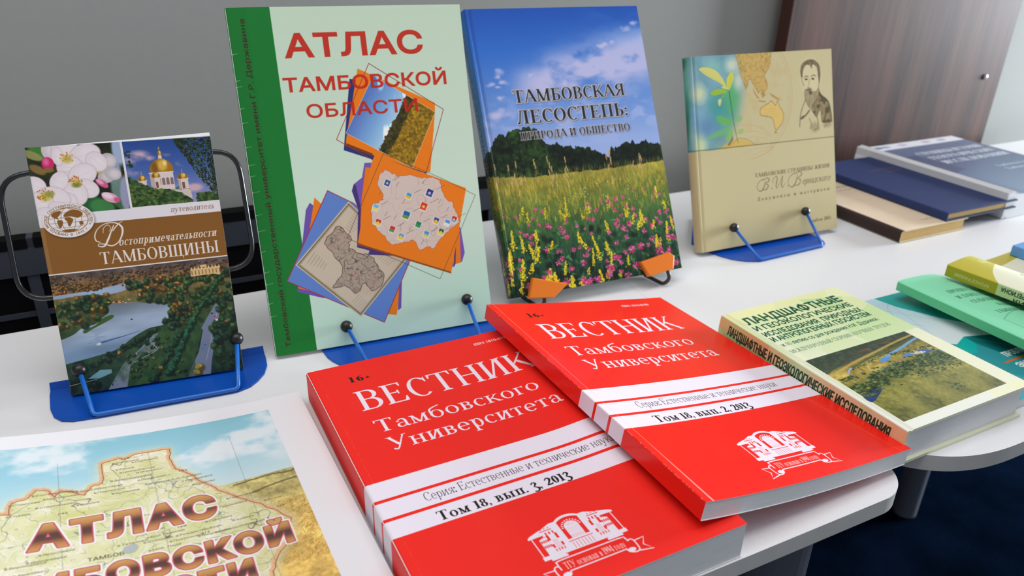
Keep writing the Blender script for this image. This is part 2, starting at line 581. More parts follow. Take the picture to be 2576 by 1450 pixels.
        if c in 'ЦЩ':
            n = 2 if c == 'Ц' else 3; g = W(.40) if n == 3 else W(.52); q = []
            for i in range(n): q += s.stem(x+i*g, 0, h)
            xe = x+(n-1)*g+T+f
            q += s.hair(x, xe, t/2) + [np.array([(xe+.02, t), (xe+.02, -.2*h), (xe-.01, -.2*h), (xe-.06, 0)])]
            return xe+.05, q
        if c == 'Ж':
            w = W(.94); cx = x+w/2; q = s.stem(cx-T/2, 0, h)
            for d in (-1, 1):
                q += s.diag(cx+d*.05, .5*h, cx+d*w*.44, h, t*1.5) + s.diag(cx+d*w*.46, 0, cx+d*.1, .55*h, T*.95) + [s.serif(cx+d*w*.44-.08, cx+d*w*.44+.08, h, False), s.serif(cx+d*w*.46-.12, cx+d*w*.46+.12, 0, True)]
            return x+w+f, q
        if c == 'З':
            w = W(.50); q = s.arc(.06+w*.5, .76*h, w*.45, .25*h, T*.9, t, -90, 150) + s.arc(.06+w*.5, .27*h, w*.5, .28*h, T, t, -155, 90)
            return w+.1, q + s.dot(.1, .8*h, .05)
        if c in 'ЬЫ':
            w = W(.54); q = s.stem(x, 0, h, bot=(1, 0)) + s.half(x+T*.5, 0, .55*h, x+w)
            xe = x+w
            if c == 'Ы':
                q += s.stem(xe+.12*h+.03, 0, h); xe += .12*h+.03+T+f
            return xe+.05, q
        if c == 'Я':
            w = W(.62); x2 = .09+w-T
            q = s.stem(x2, 0, h, top=(0, 1))
            for p in s.half(0, .46*h, h, w*.86): q.append(np.column_stack([x2+T*.5-p[:,0], p[:,1]])[::-1])
            q += s.diag(.11, .01, x2-.08*h, .5*h, T*.9) + [s.serif(.02, .22, 0, True)]
            return x2+T+f+.03, q
        if c == 'Ч':
            w = W(.60); x2 = x+w-T; q = s.stem(x2, 0, h) + s.stem(x, .55*h, h, bot=None)
            q += s.pen([(x+T*.5, .62*h), (x+T*.9, .44*h), (x+w*.5, .40*h), (x2+.02, .46*h)], [T, T*.8, t*1.4, t])
            return x2+T+f+.03, q
        if c == 'Ю':
            rx = W(.33); q = s.stem(x, 0, h) + s.hair(x, x+T+.2, .5*h) + s.arc(x+T+.12+rx, h/2, rx, h/2+.01, T, t, 0, 360, 44)
            return x+T+.12+2*rx+.06, q
        if c == 'а':
            w = .44; x0 = .06; q = s.stem(x0+w-T, .06, h*.68, top=None, bot=None) + s.arc(x0+w*.55, h*.66, w*.45, h*.36, T, t*1.2, 0, 140) + s.arc(x0+w*.44, h*.27, w*.44, h*.285, T*.9, t, 60, 330) + s.dot(x0+.08, h*.76, .06)
            return x0+w+.10, q + s.pen([(x0+w-T*.5, .12), (x0+w-T*.2, .03), (x0+w+.09, .04)], [T, t*2, t])
        if c == 'е':
            rx = .26; cx = .05+rx; q = s.arc(cx, h/2, rx, h/2+.012, T, t, 4, 318) + s.hair(cx-rx*.85, cx+rx*.98, h*.54)
            return 2*rx+.09, q
        if c == 'б':
            rx = .28; cx = .06+rx; q = s.arc(cx, h*.48, rx, h*.5, T, t, 0, 360, 44)
            return 2*rx+.12, q + s.pen([(cx-rx+T*.45, h*.5), (cx-rx*.72, h*1.12), (cx+rx*.05, h*1.36), (cx+rx*.95, h*1.50)], [T*.9, T*.85, T*.7, T*.55])
        if c in '0123456789':
            H = .86 if s.old else 1.0
            x0 = .06; w = .46
            if c == '1':
                return .40, s.stem(.2-T/2, 0, H, top=(1, 0)) + s.wedge(.2-T/2, H, -.1, -.07)
            if c == '0':
                return .58, s.arc(.29, H/2, .24, H/2, T, t, 0, 360, 44)
            if c == '2':
                return .54, s.pen([(x0+.02, H*.74), (x0+.2, H*.97), (x0+.38, H*.76), (x0+.22, H*.36), (x0, .04)], [T*.6, t*1.6, T, T*.7, t*1.3]) + [np.array([(x0-.01, 0), (x0+w-.02, 0), (x0+w+.02, .2), (x0+w-.03, .2), (x0+w-.1, T*.75), (x0+.08, T*.75)])]
            if c == '3':
                d = -.22 if s.old else 0
                return .52, s.pen([(x0, H*.80+d*.2), (x0+.18, H*.97+d*.1), (x0+.34, H*.78+d*.2), (x0+.12, H*.52+d*.5)], [t*2, t*1.6, T, t*1.3]) + s.pen([(x0+.12, H*.54+d*.5), (x0+.40, H*.30+d*.8), (x0+.24, .02+d), (x0-.02, .06+d)], [t*1.3, T*1.05, t*2, T*.7])
            if c == '8':
                return .56, s.arc(.28, H*.75, .20, H*.25, T*.8, t, 0, 360, 36) + s.arc(.28, H*.27, .24, H*.28, T*.9, t, 0, 360, 36)
            if c == '6':
                return .56, s.arc(.28, H*.32, .23, H*.33, T, t, 0, 360, 36) + s.pen([(.09, H*.36), (.14, H*.72), (.44, H*1.0)], [T, T*.8, t])
            if c == '9':
                return .56, s.arc(.28, H*.67, .23, H*.33, T, t, 0, 360, 36) + s.pen([(.47, H*.64), (.42, H*.28), (.12, 0)], [T, T*.8, t])
            if c == '4':
                return .56, s.stem(.34, 0, H, top=None) + s.diag(.05, H*.27, .40, H, t*1.6) + s.hair(.03, .54, H*.27, t*1.6)
            return .5, s.arc(.25, H*.3, .22, H*.3, T, t, -150, 120) + s.stem(.1, .45, H, T=t*1.3, top=None, bot=None)
        if c == '+': return .56, s.hair(.06, .5, .36, T*.55) + [np.array([(.28-T*.27, .14), (.28+T*.27, .14), (.28+T*.27, .58), (.28-T*.27, .58)])]
        if c == '.': return .22, s.dot(.10, .07, .075)
        if c == ',': return .22, s.dot(.10, .07, .075) + s.pen([(.15, .06), (.13, -.07), (.04, -.15)], [.06, .05, .02])
        if c == ':': return .26, s.dot(.13, .08, .085) + s.dot(.13, .54, .085)
        if c == '-': return .3, s.hair(.04, .26, .3, t*1.6)
        if c == '(' : return .26, s.pen([(.22, 1.05), (.08, .45), (.22, -.15)], [t, t*2.2, t])
        if c == ')' : return .26, s.pen([(.04, 1.05), (.18, .45), (.04, -.15)], [t, t*2.2, t])
        return .34, []
    old = False
    def text(s, txt, x, y, cap, width=None, track=0.0, **k):
        X = 0.0; out = []
        for ch in txt:
            a, q = s.glyph(ch)
            for p in q:
                p = p + np.array([X, 0.0])
                A = (p[:,0]*np.roll(p[:,1], -1)-p[:,1]*np.roll(p[:,0], -1)).sum()
                out.append(p if A > 0 else p[::-1])
            X += a + track
        return place(out, x, y, cap, width, **k)

ROMAN = Serif(0.135, 0.050)
LIGHT = Serif(0.085, 0.032, sf=0.07, sh=0.028)
HEAVY = Serif(0.175, 0.052, sf=0.10, sh=0.045); HEAVY.old = True
TIMES = Serif(0.175, 0.055, sf=0.095, sh=0.04)
DIDOT = Serif(0.155, 0.045, sf=0.09, sh=0.03, w=0.78)
# ------------------------------------------------------------------ cover pictures
def art_journal(issue):
    """red university journal: 205 x 290 mm cover with a 14.5..28 mm spine strip left of x = 0"""
    cv = Canvas(235, 290, 5.0, x0=-30, bg=(240, 34, 24))
    wear = cv.noise(30, 4, 3+issue)
    cv.over(smooth(wear, .55, .8)*0.10, (240, 80, 62))
    ink = (236, 226, 238); blk = (22, 14, 16)
    for a, b in ((154, 171.4), (174.2, 189.4), (192.2, 207.4)):
        cv.fill(np.array([(-30, a), (205, a), (205, b), (-30, b)]), ink)
    cv.fill(HEAVY.text('1', 28.3, 29.4, 9.4, 4.4), blk); cv.fill(HEAVY.text('6', 34.2, 29.4, 9.2, 5.6), blk)
    cv.fill(HEAVY.text('+', 41.4, 29.4, 8.4), blk)
    cv.fill(sans('ISSN 1810-0198', 143.5, 16.8, 3.9, 33, bold=.03), ink)
    cv.fill(ROMAN.text('ВЕСТНИК', 25.5, 71.2, 27.5, 151), ink)
    cv.fill(ROMAN.text('Тамбовского', 27.6, 102.2, 15.6, 134), ink)
    cv.fill(ROMAN.text('Университета', 29.2, 125.8, 15.6, 140), ink)
    cv.fill(LIGHT.text('Серия: Естественные и технические науки', 31.8, 184.6, 8.2, 147), (48, 40, 46))
    cv.fill(HEAVY.text('Том 18, вып. %d, 2013' % issue, 33, 205.0, 8.6, 96), blk)
    # crease beside the spine, with the white of the paper showing through
    g = np.random.default_rng(issue)
    for y in np.arange(0, 290, 1.0):
        if issue == 2 or g.random() < .45:
            w = .35+.9*max(0, (y-225)/65) if issue == 2 else .12
            cv.line([(6.6+g.normal(0, .05), y), (6.6, y+1)], w, (250, 190, 185), .75)
        if g.random() < (.5 if issue == 3 else .25):
            cv.splat(.15+abs(g.normal(0, .15)), y+g.random(), .22, .5, (255, 205, 198), .8)
    for k in range(90):
        cv.splat(g.random()*205, g.random()*150+140*(g.random() < .4), .18, .18, (250, 120, 105), .6)
    emblem(cv, ink)
    if issue == 2: cv.line([(186, 205), (189, 235), (192, 262), (195, 290)], .3, (250, 150, 135), .6)
    return cv

def emblem(cv, ink):
    """the facade and ribbon printed near the foot of the journals"""
    red = (240, 34, 24)
    R = lambda x0, y0, x1, y1, c=ink, a=1.0: cv.fill(np.array([(x0, y0), (x1, y0), (x1, y1), (x0, y1)]), c, a)
    cx = 104.3
    for s in (-1, 1):
        X = lambda v: cx + s*v
        cv.fill(np.array([(X(30.4), 242.6), (X(30.2), 243.8), (X(20.5), 243.6), (X(20.5), 238.8), (X(28.5), 241.2)]), ink)
        cv.fill(np.array([(X(20.6), 239.2), (X(12.6), 236.0), (X(7), 236.0), (X(7), 262), (X(20.6), 262)]), ink)
        cv.fill(np.array([(X(28.6), 243.6), (X(27.8), 243.6), (X(27.8), 261), (X(28.6), 261)]), ink)
        R(min(X(29.3), X(15)), 259.5, max(X(29.3), X(15)), 262.6)
        R(min(X(25), X(14)), 262.4, max(X(25), X(14)), 264.2)
        cv.fill(np.array([(X(24.4), 246.5), (X(20), 244.6), (X(20), 260), (X(24.4), 260)]), ink)
        R(min(X(21), X(12.8)), 240.2, max(X(21), X(12.8)), 240.8, red)
        for k in range(3):
            u = X(19.4-k*2.5); cv.fill(np.array([(u-.5, 239.2), (u+.5, 239.2), (u, 238.0)]), red)
        for row, yy in enumerate((247.6, 251.8)):
            for k in range(4):
                u = X(23.6-k*1.35); R(u-.42, yy, u+.42, yy+2.0, red)
        for k in range(5):
            u = X(23.8-k*1.0); R(u-.28, 245.0, u+.28, 245.7, red, .7)
        for k in range(3):
            u = X(18.0-k*2.4); R(u-.5, 242.0, u+.5, 244.2, red)
        R(min(X(19), X(17.4)), 244.4, max(X(19), X(17.4)), 249.0, red); R(min(X(13.2), X(11.6)), 244.4, max(X(13.2), X(11.6)), 249, red)
        cv.fill(ellipse(X(15.3), 246.3, 1.9, 1.9), ink); R(X(15.3)-2, 246.3, X(15.3)+2, 251.5, ink)
        for k in (-1, 0, 1): R(X(15.3)+k*1.1-.1, 249, X(15.3)+k*1.1+.1, 258, red, .6)
        R(min(X(19), X(17.6)), 252.5, max(X(19), X(17.6)), 255.5, red); R(min(X(13), X(11.6)), 252.5, max(X(13), X(11.6)), 255.5, red)
        for k in range(4):
            u = X(18.4-k*1.9); R(u-.3, 256.4, u+.3, 258.6, red)
    # centre bay with the great arched window
    cv.fill(np.concatenate([[(cx-9, 262)], [(cx-9, 236.2)], spline([(cx-9, 236.2), (cx-5, 234.0), (cx, 233.2), (cx+5, 234.0), (cx+9, 236.2)]), [(cx+9, 262)]]), ink)
    cv.fill(np.concatenate([[(cx-7.6, 253)], spline([(cx-7.6, 237.4), (cx-4, 235.8), (cx, 235.2), (cx+4, 235.8), (cx+7.6, 237.4)]), [(cx+7.6, 253)]]), red)
    for k in range(11):
        a = math.pi*(k/10); cv.fill(ellipse(cx-6.1*math.cos(a), 243.4-5.4*math.sin(a), .62, .62, n=14), ink)
    cv.fill(np.concatenate([[(cx-4.9, 253), (cx-4.9, 243.4)], [(cx-4.9*math.cos(a), 243.4-4.3*math.sin(a)) for a in np.linspace(0, math.pi, 24)], [(cx+4.9, 253)]]), ink)
    for k in range(1, 6):
        a = math.pi*k/6; cv.line([(cx-1.2*math.cos(a), 243.2-1.1*math.sin(a)), (cx-4.3*math.cos(a), 243.2-3.8*math.sin(a))], .14, red, .6)
    for k in range(-3, 4): cv.line([(cx+k*1.4, 244.2), (cx+k*1.4, 249.5)], .14, red, .5)
    for k in range(-3, 4): cv.line([(cx+k*1.5, 250.4), (cx+k*1.5, 253)], .3, red, .6)
    R(cx-8.5, 254.6, cx+8.5, 255.1, red); 
    for k in range(-3, 4): cv.line([(cx+k*2.2, 256), (cx+k*2.2, 261)], .35, red, .8)
    # ribbon
    lw = .95
    cv.stroke(spline([(80.5, 272.6), (80.3, 267.5), (82.5, 265.6), (104, 265.4), (125.5, 265.6), (128.0, 267.3), (128.4, 270.0)]), lw, ink)
    cv.line([(85, 275.0), (124, 275.0)], lw, ink)
    for s in (-1, 1):
        X = lambda v: cx+s*v
        cv.stroke(spline([(X(24), 269.5), (X(26.2), 269.0), (X(27.6), 271.2), (X(27), 278.0), (X(24), 279.2), (X(20.5), 277.6), (X(19.5), 275.2)]), lw, ink)
        cv.fill(ellipse(X(22.4), 276.6, 2.8, 1.7), ink)
        cv.stroke(np.array([(X(27.6), 271.0), (X(34.8), 270.6), (X(31.2), 275.8), (X(35.2), 281.2), (X(26.4), 279.2)]), lw, ink)
    cv.fill(TIMES.text('ТГУ основан в 1994 году', 83.4, 273.2, 5.4, 42), (250, 205, 205))

def art_atlas():
    """tall mint booklet with a green stripe, three fanned picture cards and big red words"""
    cv = Canvas(210, 300, 4.0, x0=-4, bg=(190, 216, 194))
    cv.paste(cv.grad([(0, (200, 222, 196)), (160, (206, 232, 210)), (300, (198, 228, 208))]), np.ones((cv.H, cv.W), np.float32))
    cv.fill(np.array([(-4, 0), (36, 0), (36, 300), (-4, 300)]), (24, 122, 46))
    g = np.random.default_rng(4)
    for k in range(16):                      # nicks along the fold
        y = 40+k*15+g.normal(0, 3); cv.line([(.4, y), (4+g.random()*3, y-.6)], .28, (190, 225, 190), .8)
        cv.splat(1.2, y, .7, .4, (205, 230, 205), .6)
    for k in range(160): cv.splat(g.random()*30, g.random()*300, .3, .3, (60, 160, 110), .4)
    cv.fill(sans('Тамбовский государственный университет имени Г.Р. Державина', 14.2, 293.0, 4.1, 283.5, bold=.02, rot=-math.pi/2), (70, 40, 28))
    F = lambda p, c, a=1.0: cv.fill(np.array(p, float), c, a)
    sh = (70, 60, 110)
    # top card
    F([(96, 62.5), (104, 64), (168, 112), (156, 152.5), (154, 151), (107.7, 134.8), (82.9, 124.4)], (44, 52, 120))
    F([(104.2, 54), (171.8, 88), (171, 96), (160, 151), (154.5, 150.5), (85.1, 121), (86.2, 115)], (240, 128, 18))
    F([(86.2, 118.5), (85.1, 121.2), (108, 131.8), (108.3, 129.5)], (120, 62, 20))
    P = [(117.6, 60.6), (171.2, 96.3), (143.3, 145.8), (86.8, 109.5)]
    pm = cv.mask(np.array(P, float))
    o = np.array(P[0], float); ex = np.array(P[3], float)-o; ey = np.array(P[1], float)-o
    ex, ey = ey/np.linalg.norm(ey), ex/np.linalg.norm(ex)
    S = (cv.X-o[0])*ex[0]+(cv.Y-o[1])*ex[1]            # from sky to field
    D = (cv.X-o[0])*ey[0]+(cv.Y-o[1])*ey[1]
    n1 = cv.noise(14, 5, 11, ax=.6, ay=1.6); n2 = cv.noise(2.5, 3, 12)
    sky = cv.grad([(0, (88, 118, 190)), (22, (130, 180, 226)), (40, (196, 226, 240))], S)
    sky += smooth(n1, .60, .78)[..., None]*.35
    cv.paste(sky, pm)
    edge = S+(n2-.5)*4
    cv.paste(np.clip((np.array([62, 56, 22])/255*(.4+1.3*n2[..., None])), 0, 1).astype(np.float32), pm*smooth(edge, 33.5, 34.5))
    fld = np.clip(np.array([150, 118, 24])/255*(.55+.85*cv.noise(1.6, 2, 13)[..., None]), 0, 1).astype(np.float32)
    cv.paste(fld, pm*smooth(S+(n2-.5)*2, 43, 44))
    cv.line(P, .35, (230, 226, 214), .9, closed=True)
    cv.line([(114.8, 49.9), (179.4, 94.4), (156, 151)], .55, (150, 40, 50)); cv.line([(114.8, 49.9), (77.7, 114.6), (107.6, 135.1)], .55, (170, 40, 50))
    # left card: old map
    for p, c in (([(47.3, 167.7), (43.1, 173.6), (26, 244.9), (46.9, 253.5), (80, 262), (60, 180)], (110, 84, 170)),
                 ([(51.9, 163.5), (30, 240), (26.7, 241.5), (60, 256), (105, 278), (112, 280), (121, 248)], (238, 128, 22)),
                 ([(113.7, 276), (117.2, 274), (121.2, 247), (118, 252)], (110, 84, 170))):
        F(p, c)
    F([(64, 158.6), (85.7, 172.3), (131.6, 229.5), (99.8, 284.9), (18.8, 234.2)], (98, 134, 204)); cv.line([(64, 158.6), (85.7, 172.3), (131.6, 229.5), (99.8, 284.9), (18.8, 234.2)], .7, (176, 44, 66), closed=True)
    Q = [(81.2, 170), (129, 228.6), (79, 276.4), (27.7, 220.9)]
    F(Q, (206, 192, 168)); om = cv.mask(np.array(Q, float)); cv.over(om*smooth(cv.noise(18, 3, 21), .4, .8)*.35, (186, 166, 140))
    c0 = np.mean(Q, 0); 
    for sc, w in ((.955, .9), (.925, .35)): cv.line([tuple(c0+(np.array(q)-c0)*sc) for q in Q], w, (92, 82, 44), .85, closed=True)
    shp = spline([(70.2, 191.4), (79.3, 203.2), (76.2, 208.9), (82.4, 216.9), (92.7, 220.7), (99, 228.9), (104.5, 244.4), (93.4, 253.9), (86, 245.4), (77.6, 254), (70.2, 246.8), (57.2, 246.1), (67, 234.2), (66.9, 225.7), (59.4, 211.5), (55.7, 203.9), (63.8, 195.4)], 5, True)
    shp = shp+g.normal(0, .5, shp.shape)
    cv.fill(shp, (176, 160, 140)); mm = cv.mask(shp)
    for cell, sd in ((5, 31), (3, 32), (8, 33)):
        f = cv.noise(cell, 2, sd); cv.over(mm*np.clip(1-abs(f-.5)/.03, 0, 1)*.7, (74, 62, 56))
    cv.line(shp, .5, (70, 56, 60), .9, closed=True)
    cv.over(mm*smooth(cv.noise(9, 2, 34), .55, .7)*.25, (190, 130, 130))
    ang = math.atan2(ey[1], ey[0])
    u = np.array([.632, .775]); v = np.array([-.68, .73])     # map reading direction
    for i in range(7):
        a = np.array([84.5, 181])-v*0+np.array([-1.5, 2.0])*i; cv.line([a, a+np.array([11-i, 8.5-i*.8])*.0+np.array([9, 11])*(1-.08*i)], .3, (110, 96, 76), .7)
    for i in range(6):
        a = np.array([38, 221.0])+np.array([2.6, 1.4])*i; cv.line([a, a+np.array([8, -9.5])*(1-.1*i)], .3, (110, 96, 76), .7)
    for i in range(5): cv.line([np.array([72, 262])+np.array([1.6, 1.9])*i, np.array([80, 255.5])+np.array([1.6, 1.9])*i], .25, (120, 104, 84), .7)
    for i in range(8): cv.line([np.array([97, 221])+np.array([1.7, 1.7])*i, np.array([103, 215.5])+np.array([1.9, 1.8])*i], .25, (120, 104, 84), .7)
    # right card: district map on orange
    pur, pd = (120, 88, 178), (72, 52, 120)
    F([(106, 137.5), (99.8, 137.2), (96, 150), (87.7, 155.3), (85.4, 161), (89, 178), (83.6, 212.2), (94.5, 216.6), (92.8, 220.2), (121, 225.2), (172.8, 242.7), (175, 239), (181.3, 238.8), (185, 230.3), (183.6, 207), (160, 160)], pur)
    F([(100.3, 141), (93, 170), (89.4, 190), (89, 205), (120, 220), (165, 235), (174.5, 240), (180, 239.5), (182.6, 208), (150, 150)], (236, 124, 18))
    F([(87.9, 155.2), (89.6, 156.6), (91.6, 178), (86, 209), (83.6, 212.2), (89, 178), (85.4, 161)], pd); F([(172.8, 242.7), (174.6, 240), (180, 200), (178, 200)], pd); F([(83.6, 212.2), (94.5, 216.6), (92.8, 220.2), (121, 225.2), (170, 242), (170, 245), (84.2, 209)], pd)
    F([(106.0, 138.0), (109.9, 131.1), (193.3, 169.2), (169.6, 247), (84.6, 208.7)], (240, 128, 20))
    F([(84.6, 208.7), (169.6, 247), (169.3, 248.6), (84.3, 210.2)], (150, 76, 20))
    mp = np.array([(107.9, 157.2), (113, 148), (119.2, 145), (123, 149), (128.2, 151.8), (140, 152), (154.1, 156), (162, 155.5), (169.2, 159.2), (168.6, 165.3), (171.5, 174.3), (178.4, 182.5), (181.8, 193), (184.4, 199.6), (177.3, 203.8), (170, 209), (162.8, 214.7), (154, 223.1), (149.3, 219.3), (141.7, 223.4), (137.3, 212.2), (127.1, 212.8), (120, 214.5), (113.4, 212.9), (109.5, 204.5), (104, 199), (100, 192.4), (100.3, 180.4), (102.2, 174.6), (112.9, 172.1), (113, 166)])
    d = np.repeat(mp, 4, 0); nx = np.roll(mp, -1, 0)
    d = np.concatenate([[a+(b-a)*t for t in (0, .25, .5, .75)] for a, b in zip(mp, nx)]) + g.normal(0, .55, (len(mp)*4, 2))
    cv.fill(d, (216, 200, 186)); cv.line(d, .4, (196, 72, 44), .8, closed=True)
    dm = cv.mask(d); f = cv.noise(20, 2, 41); cv.over(dm*np.clip(1-abs(((f*6) % 1)-.5)/.04, 0, 1)*.35, (120, 112, 110))
    flags = [((118.4, 157.1), (52, 84, 160), (52, 84, 160)), ((136.9, 170.8), (74, 160, 210), (240, 190, 40)), ((157.1, 170.1), (50, 60, 120), (70, 80, 150)), ((105, 178.1), (110, 190, 220), (240, 220, 90)), ((149.9, 182), (214, 60, 40), (226, 84, 40)), ((132.4, 188.1), (40, 100, 170), (110, 150, 60)), ((105.5, 191.8), (200, 50, 40), (240, 210, 60)), ((142.8, 198.3), (40, 130, 80), (60, 150, 90)), ((160.4, 196.6), (40, 70, 150), (230, 180, 50)), ((170.9, 199.9), (90, 150, 210), (230, 232, 236)), ((178, 197.3), (210, 40, 40), (130, 160, 220)), ((117.7, 199.6), (206, 50, 50), (90, 150, 90)), ((125, 207.4), (110, 160, 210), (240, 200, 50)), ((149.3, 208.1), (80, 150, 210), (200, 210, 90)), ((163.9, 207.7), (40, 100, 60), (230, 210, 50))]
    for i, ((x, y), a, b) in enumerate(flags):
        sz = 3.4 if i in (2, 4, 5) else 2.7
        R = lambda px, py: (x+px*sz*.88-py*sz*.47, y+px*sz*.47+py*sz*.88)
        F([R(-1.1, -1.1), R(1.1, -1.1), R(1.1, 1.25), R(-1.1, 1.25)], (238, 236, 232)); F([R(-.9, -1), R(.9, -1), R(.9, .1), R(-.9, .1)], a); F([R(-.9, .1), R(.9, .1), R(.9, 1), R(-.9, 1)], b)
        if i % 2 == 0: cv.fill(ellipse(*R(0, .05), sz*.38, sz*.38, n=12), (240, 214, 90) if i != 2 else (200, 200, 220))
        cv.line([R(1.4, -1.6), R(3.2, -3.6)], .35, (90, 84, 80), .8)
    for x, y in ((110, 166), (127, 160), (131, 176), (121, 190), (146, 190), (134, 202), (152, 160), (165, 180), (172, 188), (158, 205), (113, 186), (144, 216)):
        cv.line([(x, y), (x+2.4, y-3)], .35, (100, 92, 88), .8); cv.fill(ellipse(x-.4, y+.6, .35, .35, n=10), (190, 50, 50))
    cv.line([(117.9, 130.5), (169.6, 157.3), (201.8, 176.7), (157.8, 252.1), (75.8, 202.8)], .4, (84, 66, 48), .9, closed=True)
    red, dk = (196, 38, 20), (120, 28, 26)
    for t, x, y, cap, w, bo in (('АТЛАС', 44.5, 42, 19.2, 121, .045), ('ТАМБОВСКОЙ', 38.9, 71.2, 11.6, 146, .036), ('ОБЛАСТИ', 55.4, 94.2, 11.3, 99.6, .028)):
        cv.fill(sans(t, x, y, cap, w, bold=bo), red, .92)
    return cv

def art_meadow():
    """hardcover: blue sky, tree line, flowering meadow; 22 mm spine left of x = 0"""
    cv = Canvas(232.5, 300, 4.0, x0=-24)
    one = np.ones((cv.H, cv.W), np.float32)
    cv.paste(cv.grad([(0, (30, 80, 170)), (45, (50, 106, 192)), (100, (100, 140, 206)), (150, (150, 172, 220))]), one)
    n = cv.noise(45, 6, 51, ax=1.7, ay=.8); n2 = cv.noise(12, 4, 52, ax=1.6)
    band = np.exp(-((cv.Y-(95-.20*cv.X+12*(n2-.5)))/25)**2)*smooth(cv.X+40*(n-.5), 25, 100)
    cv.over(np.clip(smooth(n*.6+n2*.4, .30, .62)*band*1.2, 0, .86), (198, 192, 222))
    cv.over(np.clip(smooth(n, .5, .74), 0, 1)*smooth(cv.X, 120, 200)*np.exp(-((cv.Y-20)/30)**2)*.3, (140, 178, 226))
    cv.over(smooth(n2, .42, .7)*np.exp(-((cv.Y-122)/26)**2)*.5, (182, 190, 226))
    g = np.random.default_rng(5)
    for x, y, r in ((27, 66, 5.5), (25, 72, 4), (30, 78, 5), (16, 80, 4.5), (21, 82, 3), (153, 45, 5), (160, 42, 4), (168, 40, 3), (23, 94, 4), (12, 111, 9), (22, 109, 7), (200, 20, 5), (190, 25, 5), (62, 71, 3)):
        for k in range(7): cv.splat(x+g.normal(0, r*.5), y+g.normal(0, r*.25), r*.55, r*.34, (200, 194, 222), .28, .9)
    # tree line
    top = np.interp(np.arange(cv.W)/cv.k-24, [-24, -10, 1, 7, 16, 22, 33, 45, 56, 60, 63, 66, 74, 87, 96, 105, 117, 128, 139, 144, 152, 160, 181, 196, 207], [150, 150, 146, 139, 129, 131, 126, 125, 128, 132, 140, 147, 147, 148, 151, 153, 155, 161, 165, 157, 155, 152, 152, 154, 157])
    rag = fbm(1, cv.W, 14, 4, 53)[0]*7-3.5
    leaf = cv.noise(3.2, 3, 54); leaf2 = cv.noise(11, 3, 55)
    tm = smooth(cv.Y+(leaf-.5)*5, top+rag, top+rag+1.0)
    tree = np.stack([leaf*a+leaf2*b+c for a, b, c in ((.16, .10, -.045), (.24, .18, -.07), (.12, .07, -.035))], -1)
    left = np.exp(-((cv.X-38)/34)**2)[..., None]
    cv.paste(np.clip(tree*(.75+.65*left), .015, 1).astype(np.float32), tm)
    # meadow
    hz = np.interp(cv.X, [-24, 0, 40, 80, 138, 209], [172, 174, 178.5, 178.5, 178.2, 177])
    mm = smooth(cv.Y+(leaf-.5)*3, hz-.8, hz+.8)
    tx = fbm(cv.H, cv.W, 5, 3, 56, ax=.5, ay=3.2); tx2 = cv.noise(16, 4, 57)
    ramp = cv.grad([(172, (170, 148, 62)), (188, (150, 138, 50)), (208, (112, 122, 48)), (230, (66, 94, 44)), (255, (40, 66, 42)), (300, (22, 38, 30))])
    cv.paste(np.clip(ramp*(.45+.62*tx+.5*tx2)[..., None], 0, 1).astype(np.float32), mm)
    for k in range(3800):                    # grass blades and stems
        y = 176+124*g.random()**1.25; d = (y-172)/128
        x = g.random()*232-24; L = 3+d*14*g.random()+3; le = g.normal(0, .22)
        c = [(176, 160, 70), (120, 140, 58), (70, 118, 60), (40, 92, 52), (26, 66, 46), (20, 50, 40)][min(5, int(d*3.4+g.random()*2.6))]
        cv.stroke(np.array([(x, y), (x+le*L*.4, y-L*.5), (x+le*L, y-L)]), np.array([.55, .45, .15])*(.5+d), c, .75)
    for k in range(260):                     # broad leaves low down
        y = 232+68*g.random(); x = g.random()*232-24; a = g.random()*3.14
        cv.splat(x, y, 2.6+2*g.random(), 1.0+.6*g.random(), [(34, 92, 52), (52, 116, 60), (24, 70, 46), (90, 140, 84)][g.integers(4)], .8, .25, a)
    for k in range(70): cv.splat(g.random()*220-14, 240+60*g.random(), 4, 3, (10, 20, 18), .55, .8, g.random()*3)
    for k in range(46):                      # seed heads in front of the trees
        x = [6, 22, 30, 50, 68, 82, 140, 166, 178][g.integers(9)]+g.normal(0, 3); y = 158+g.random()*34; L = 9+10*g.random()
        b = g.normal(0, .2); cv.stroke(spline([(x, y+L), (x+b*2, y+L*.4), (x+b*5, y)], 5), .35, (170, 146, 84), .9)
        for j in range(7): cv.splat(x+b*5*(1-j/9)+g.normal(0, .4), y+j*.9, .55, .9, (196, 164, 100), .8, .4)
    for k in range(330):                     # hazy yellow spikes far off
        x = g.random()*232-24; y = 184+40*g.random()
        for j in range(6): cv.splat(x+g.normal(0, .5), y+j*.9, .5, .5, (206, 176, 44), .6, .6)
    def spike(x, y, L, lean, r):
        n_ = int(L*2.8); r *= 1.15
        cv.stroke(np.array([(x, y+L*1.4), (x+lean*.4, y+L*.6), (x+lean, y)]), .45, (110, 130, 50), .8)
        for j in range(n_):
            t = j/n_; w = .7+t*r*1.9
            cv.splat(x+lean*(1-t)+g.normal(0, w*.55), y+L*t+g.normal(0, .5), r*(.35+.4*g.random()), r*(.35+.4*g.random()), [(226, 200, 34), (242, 218, 60), (204, 172, 24), (232, 206, 40)][g.integers(4)], .95, .3)
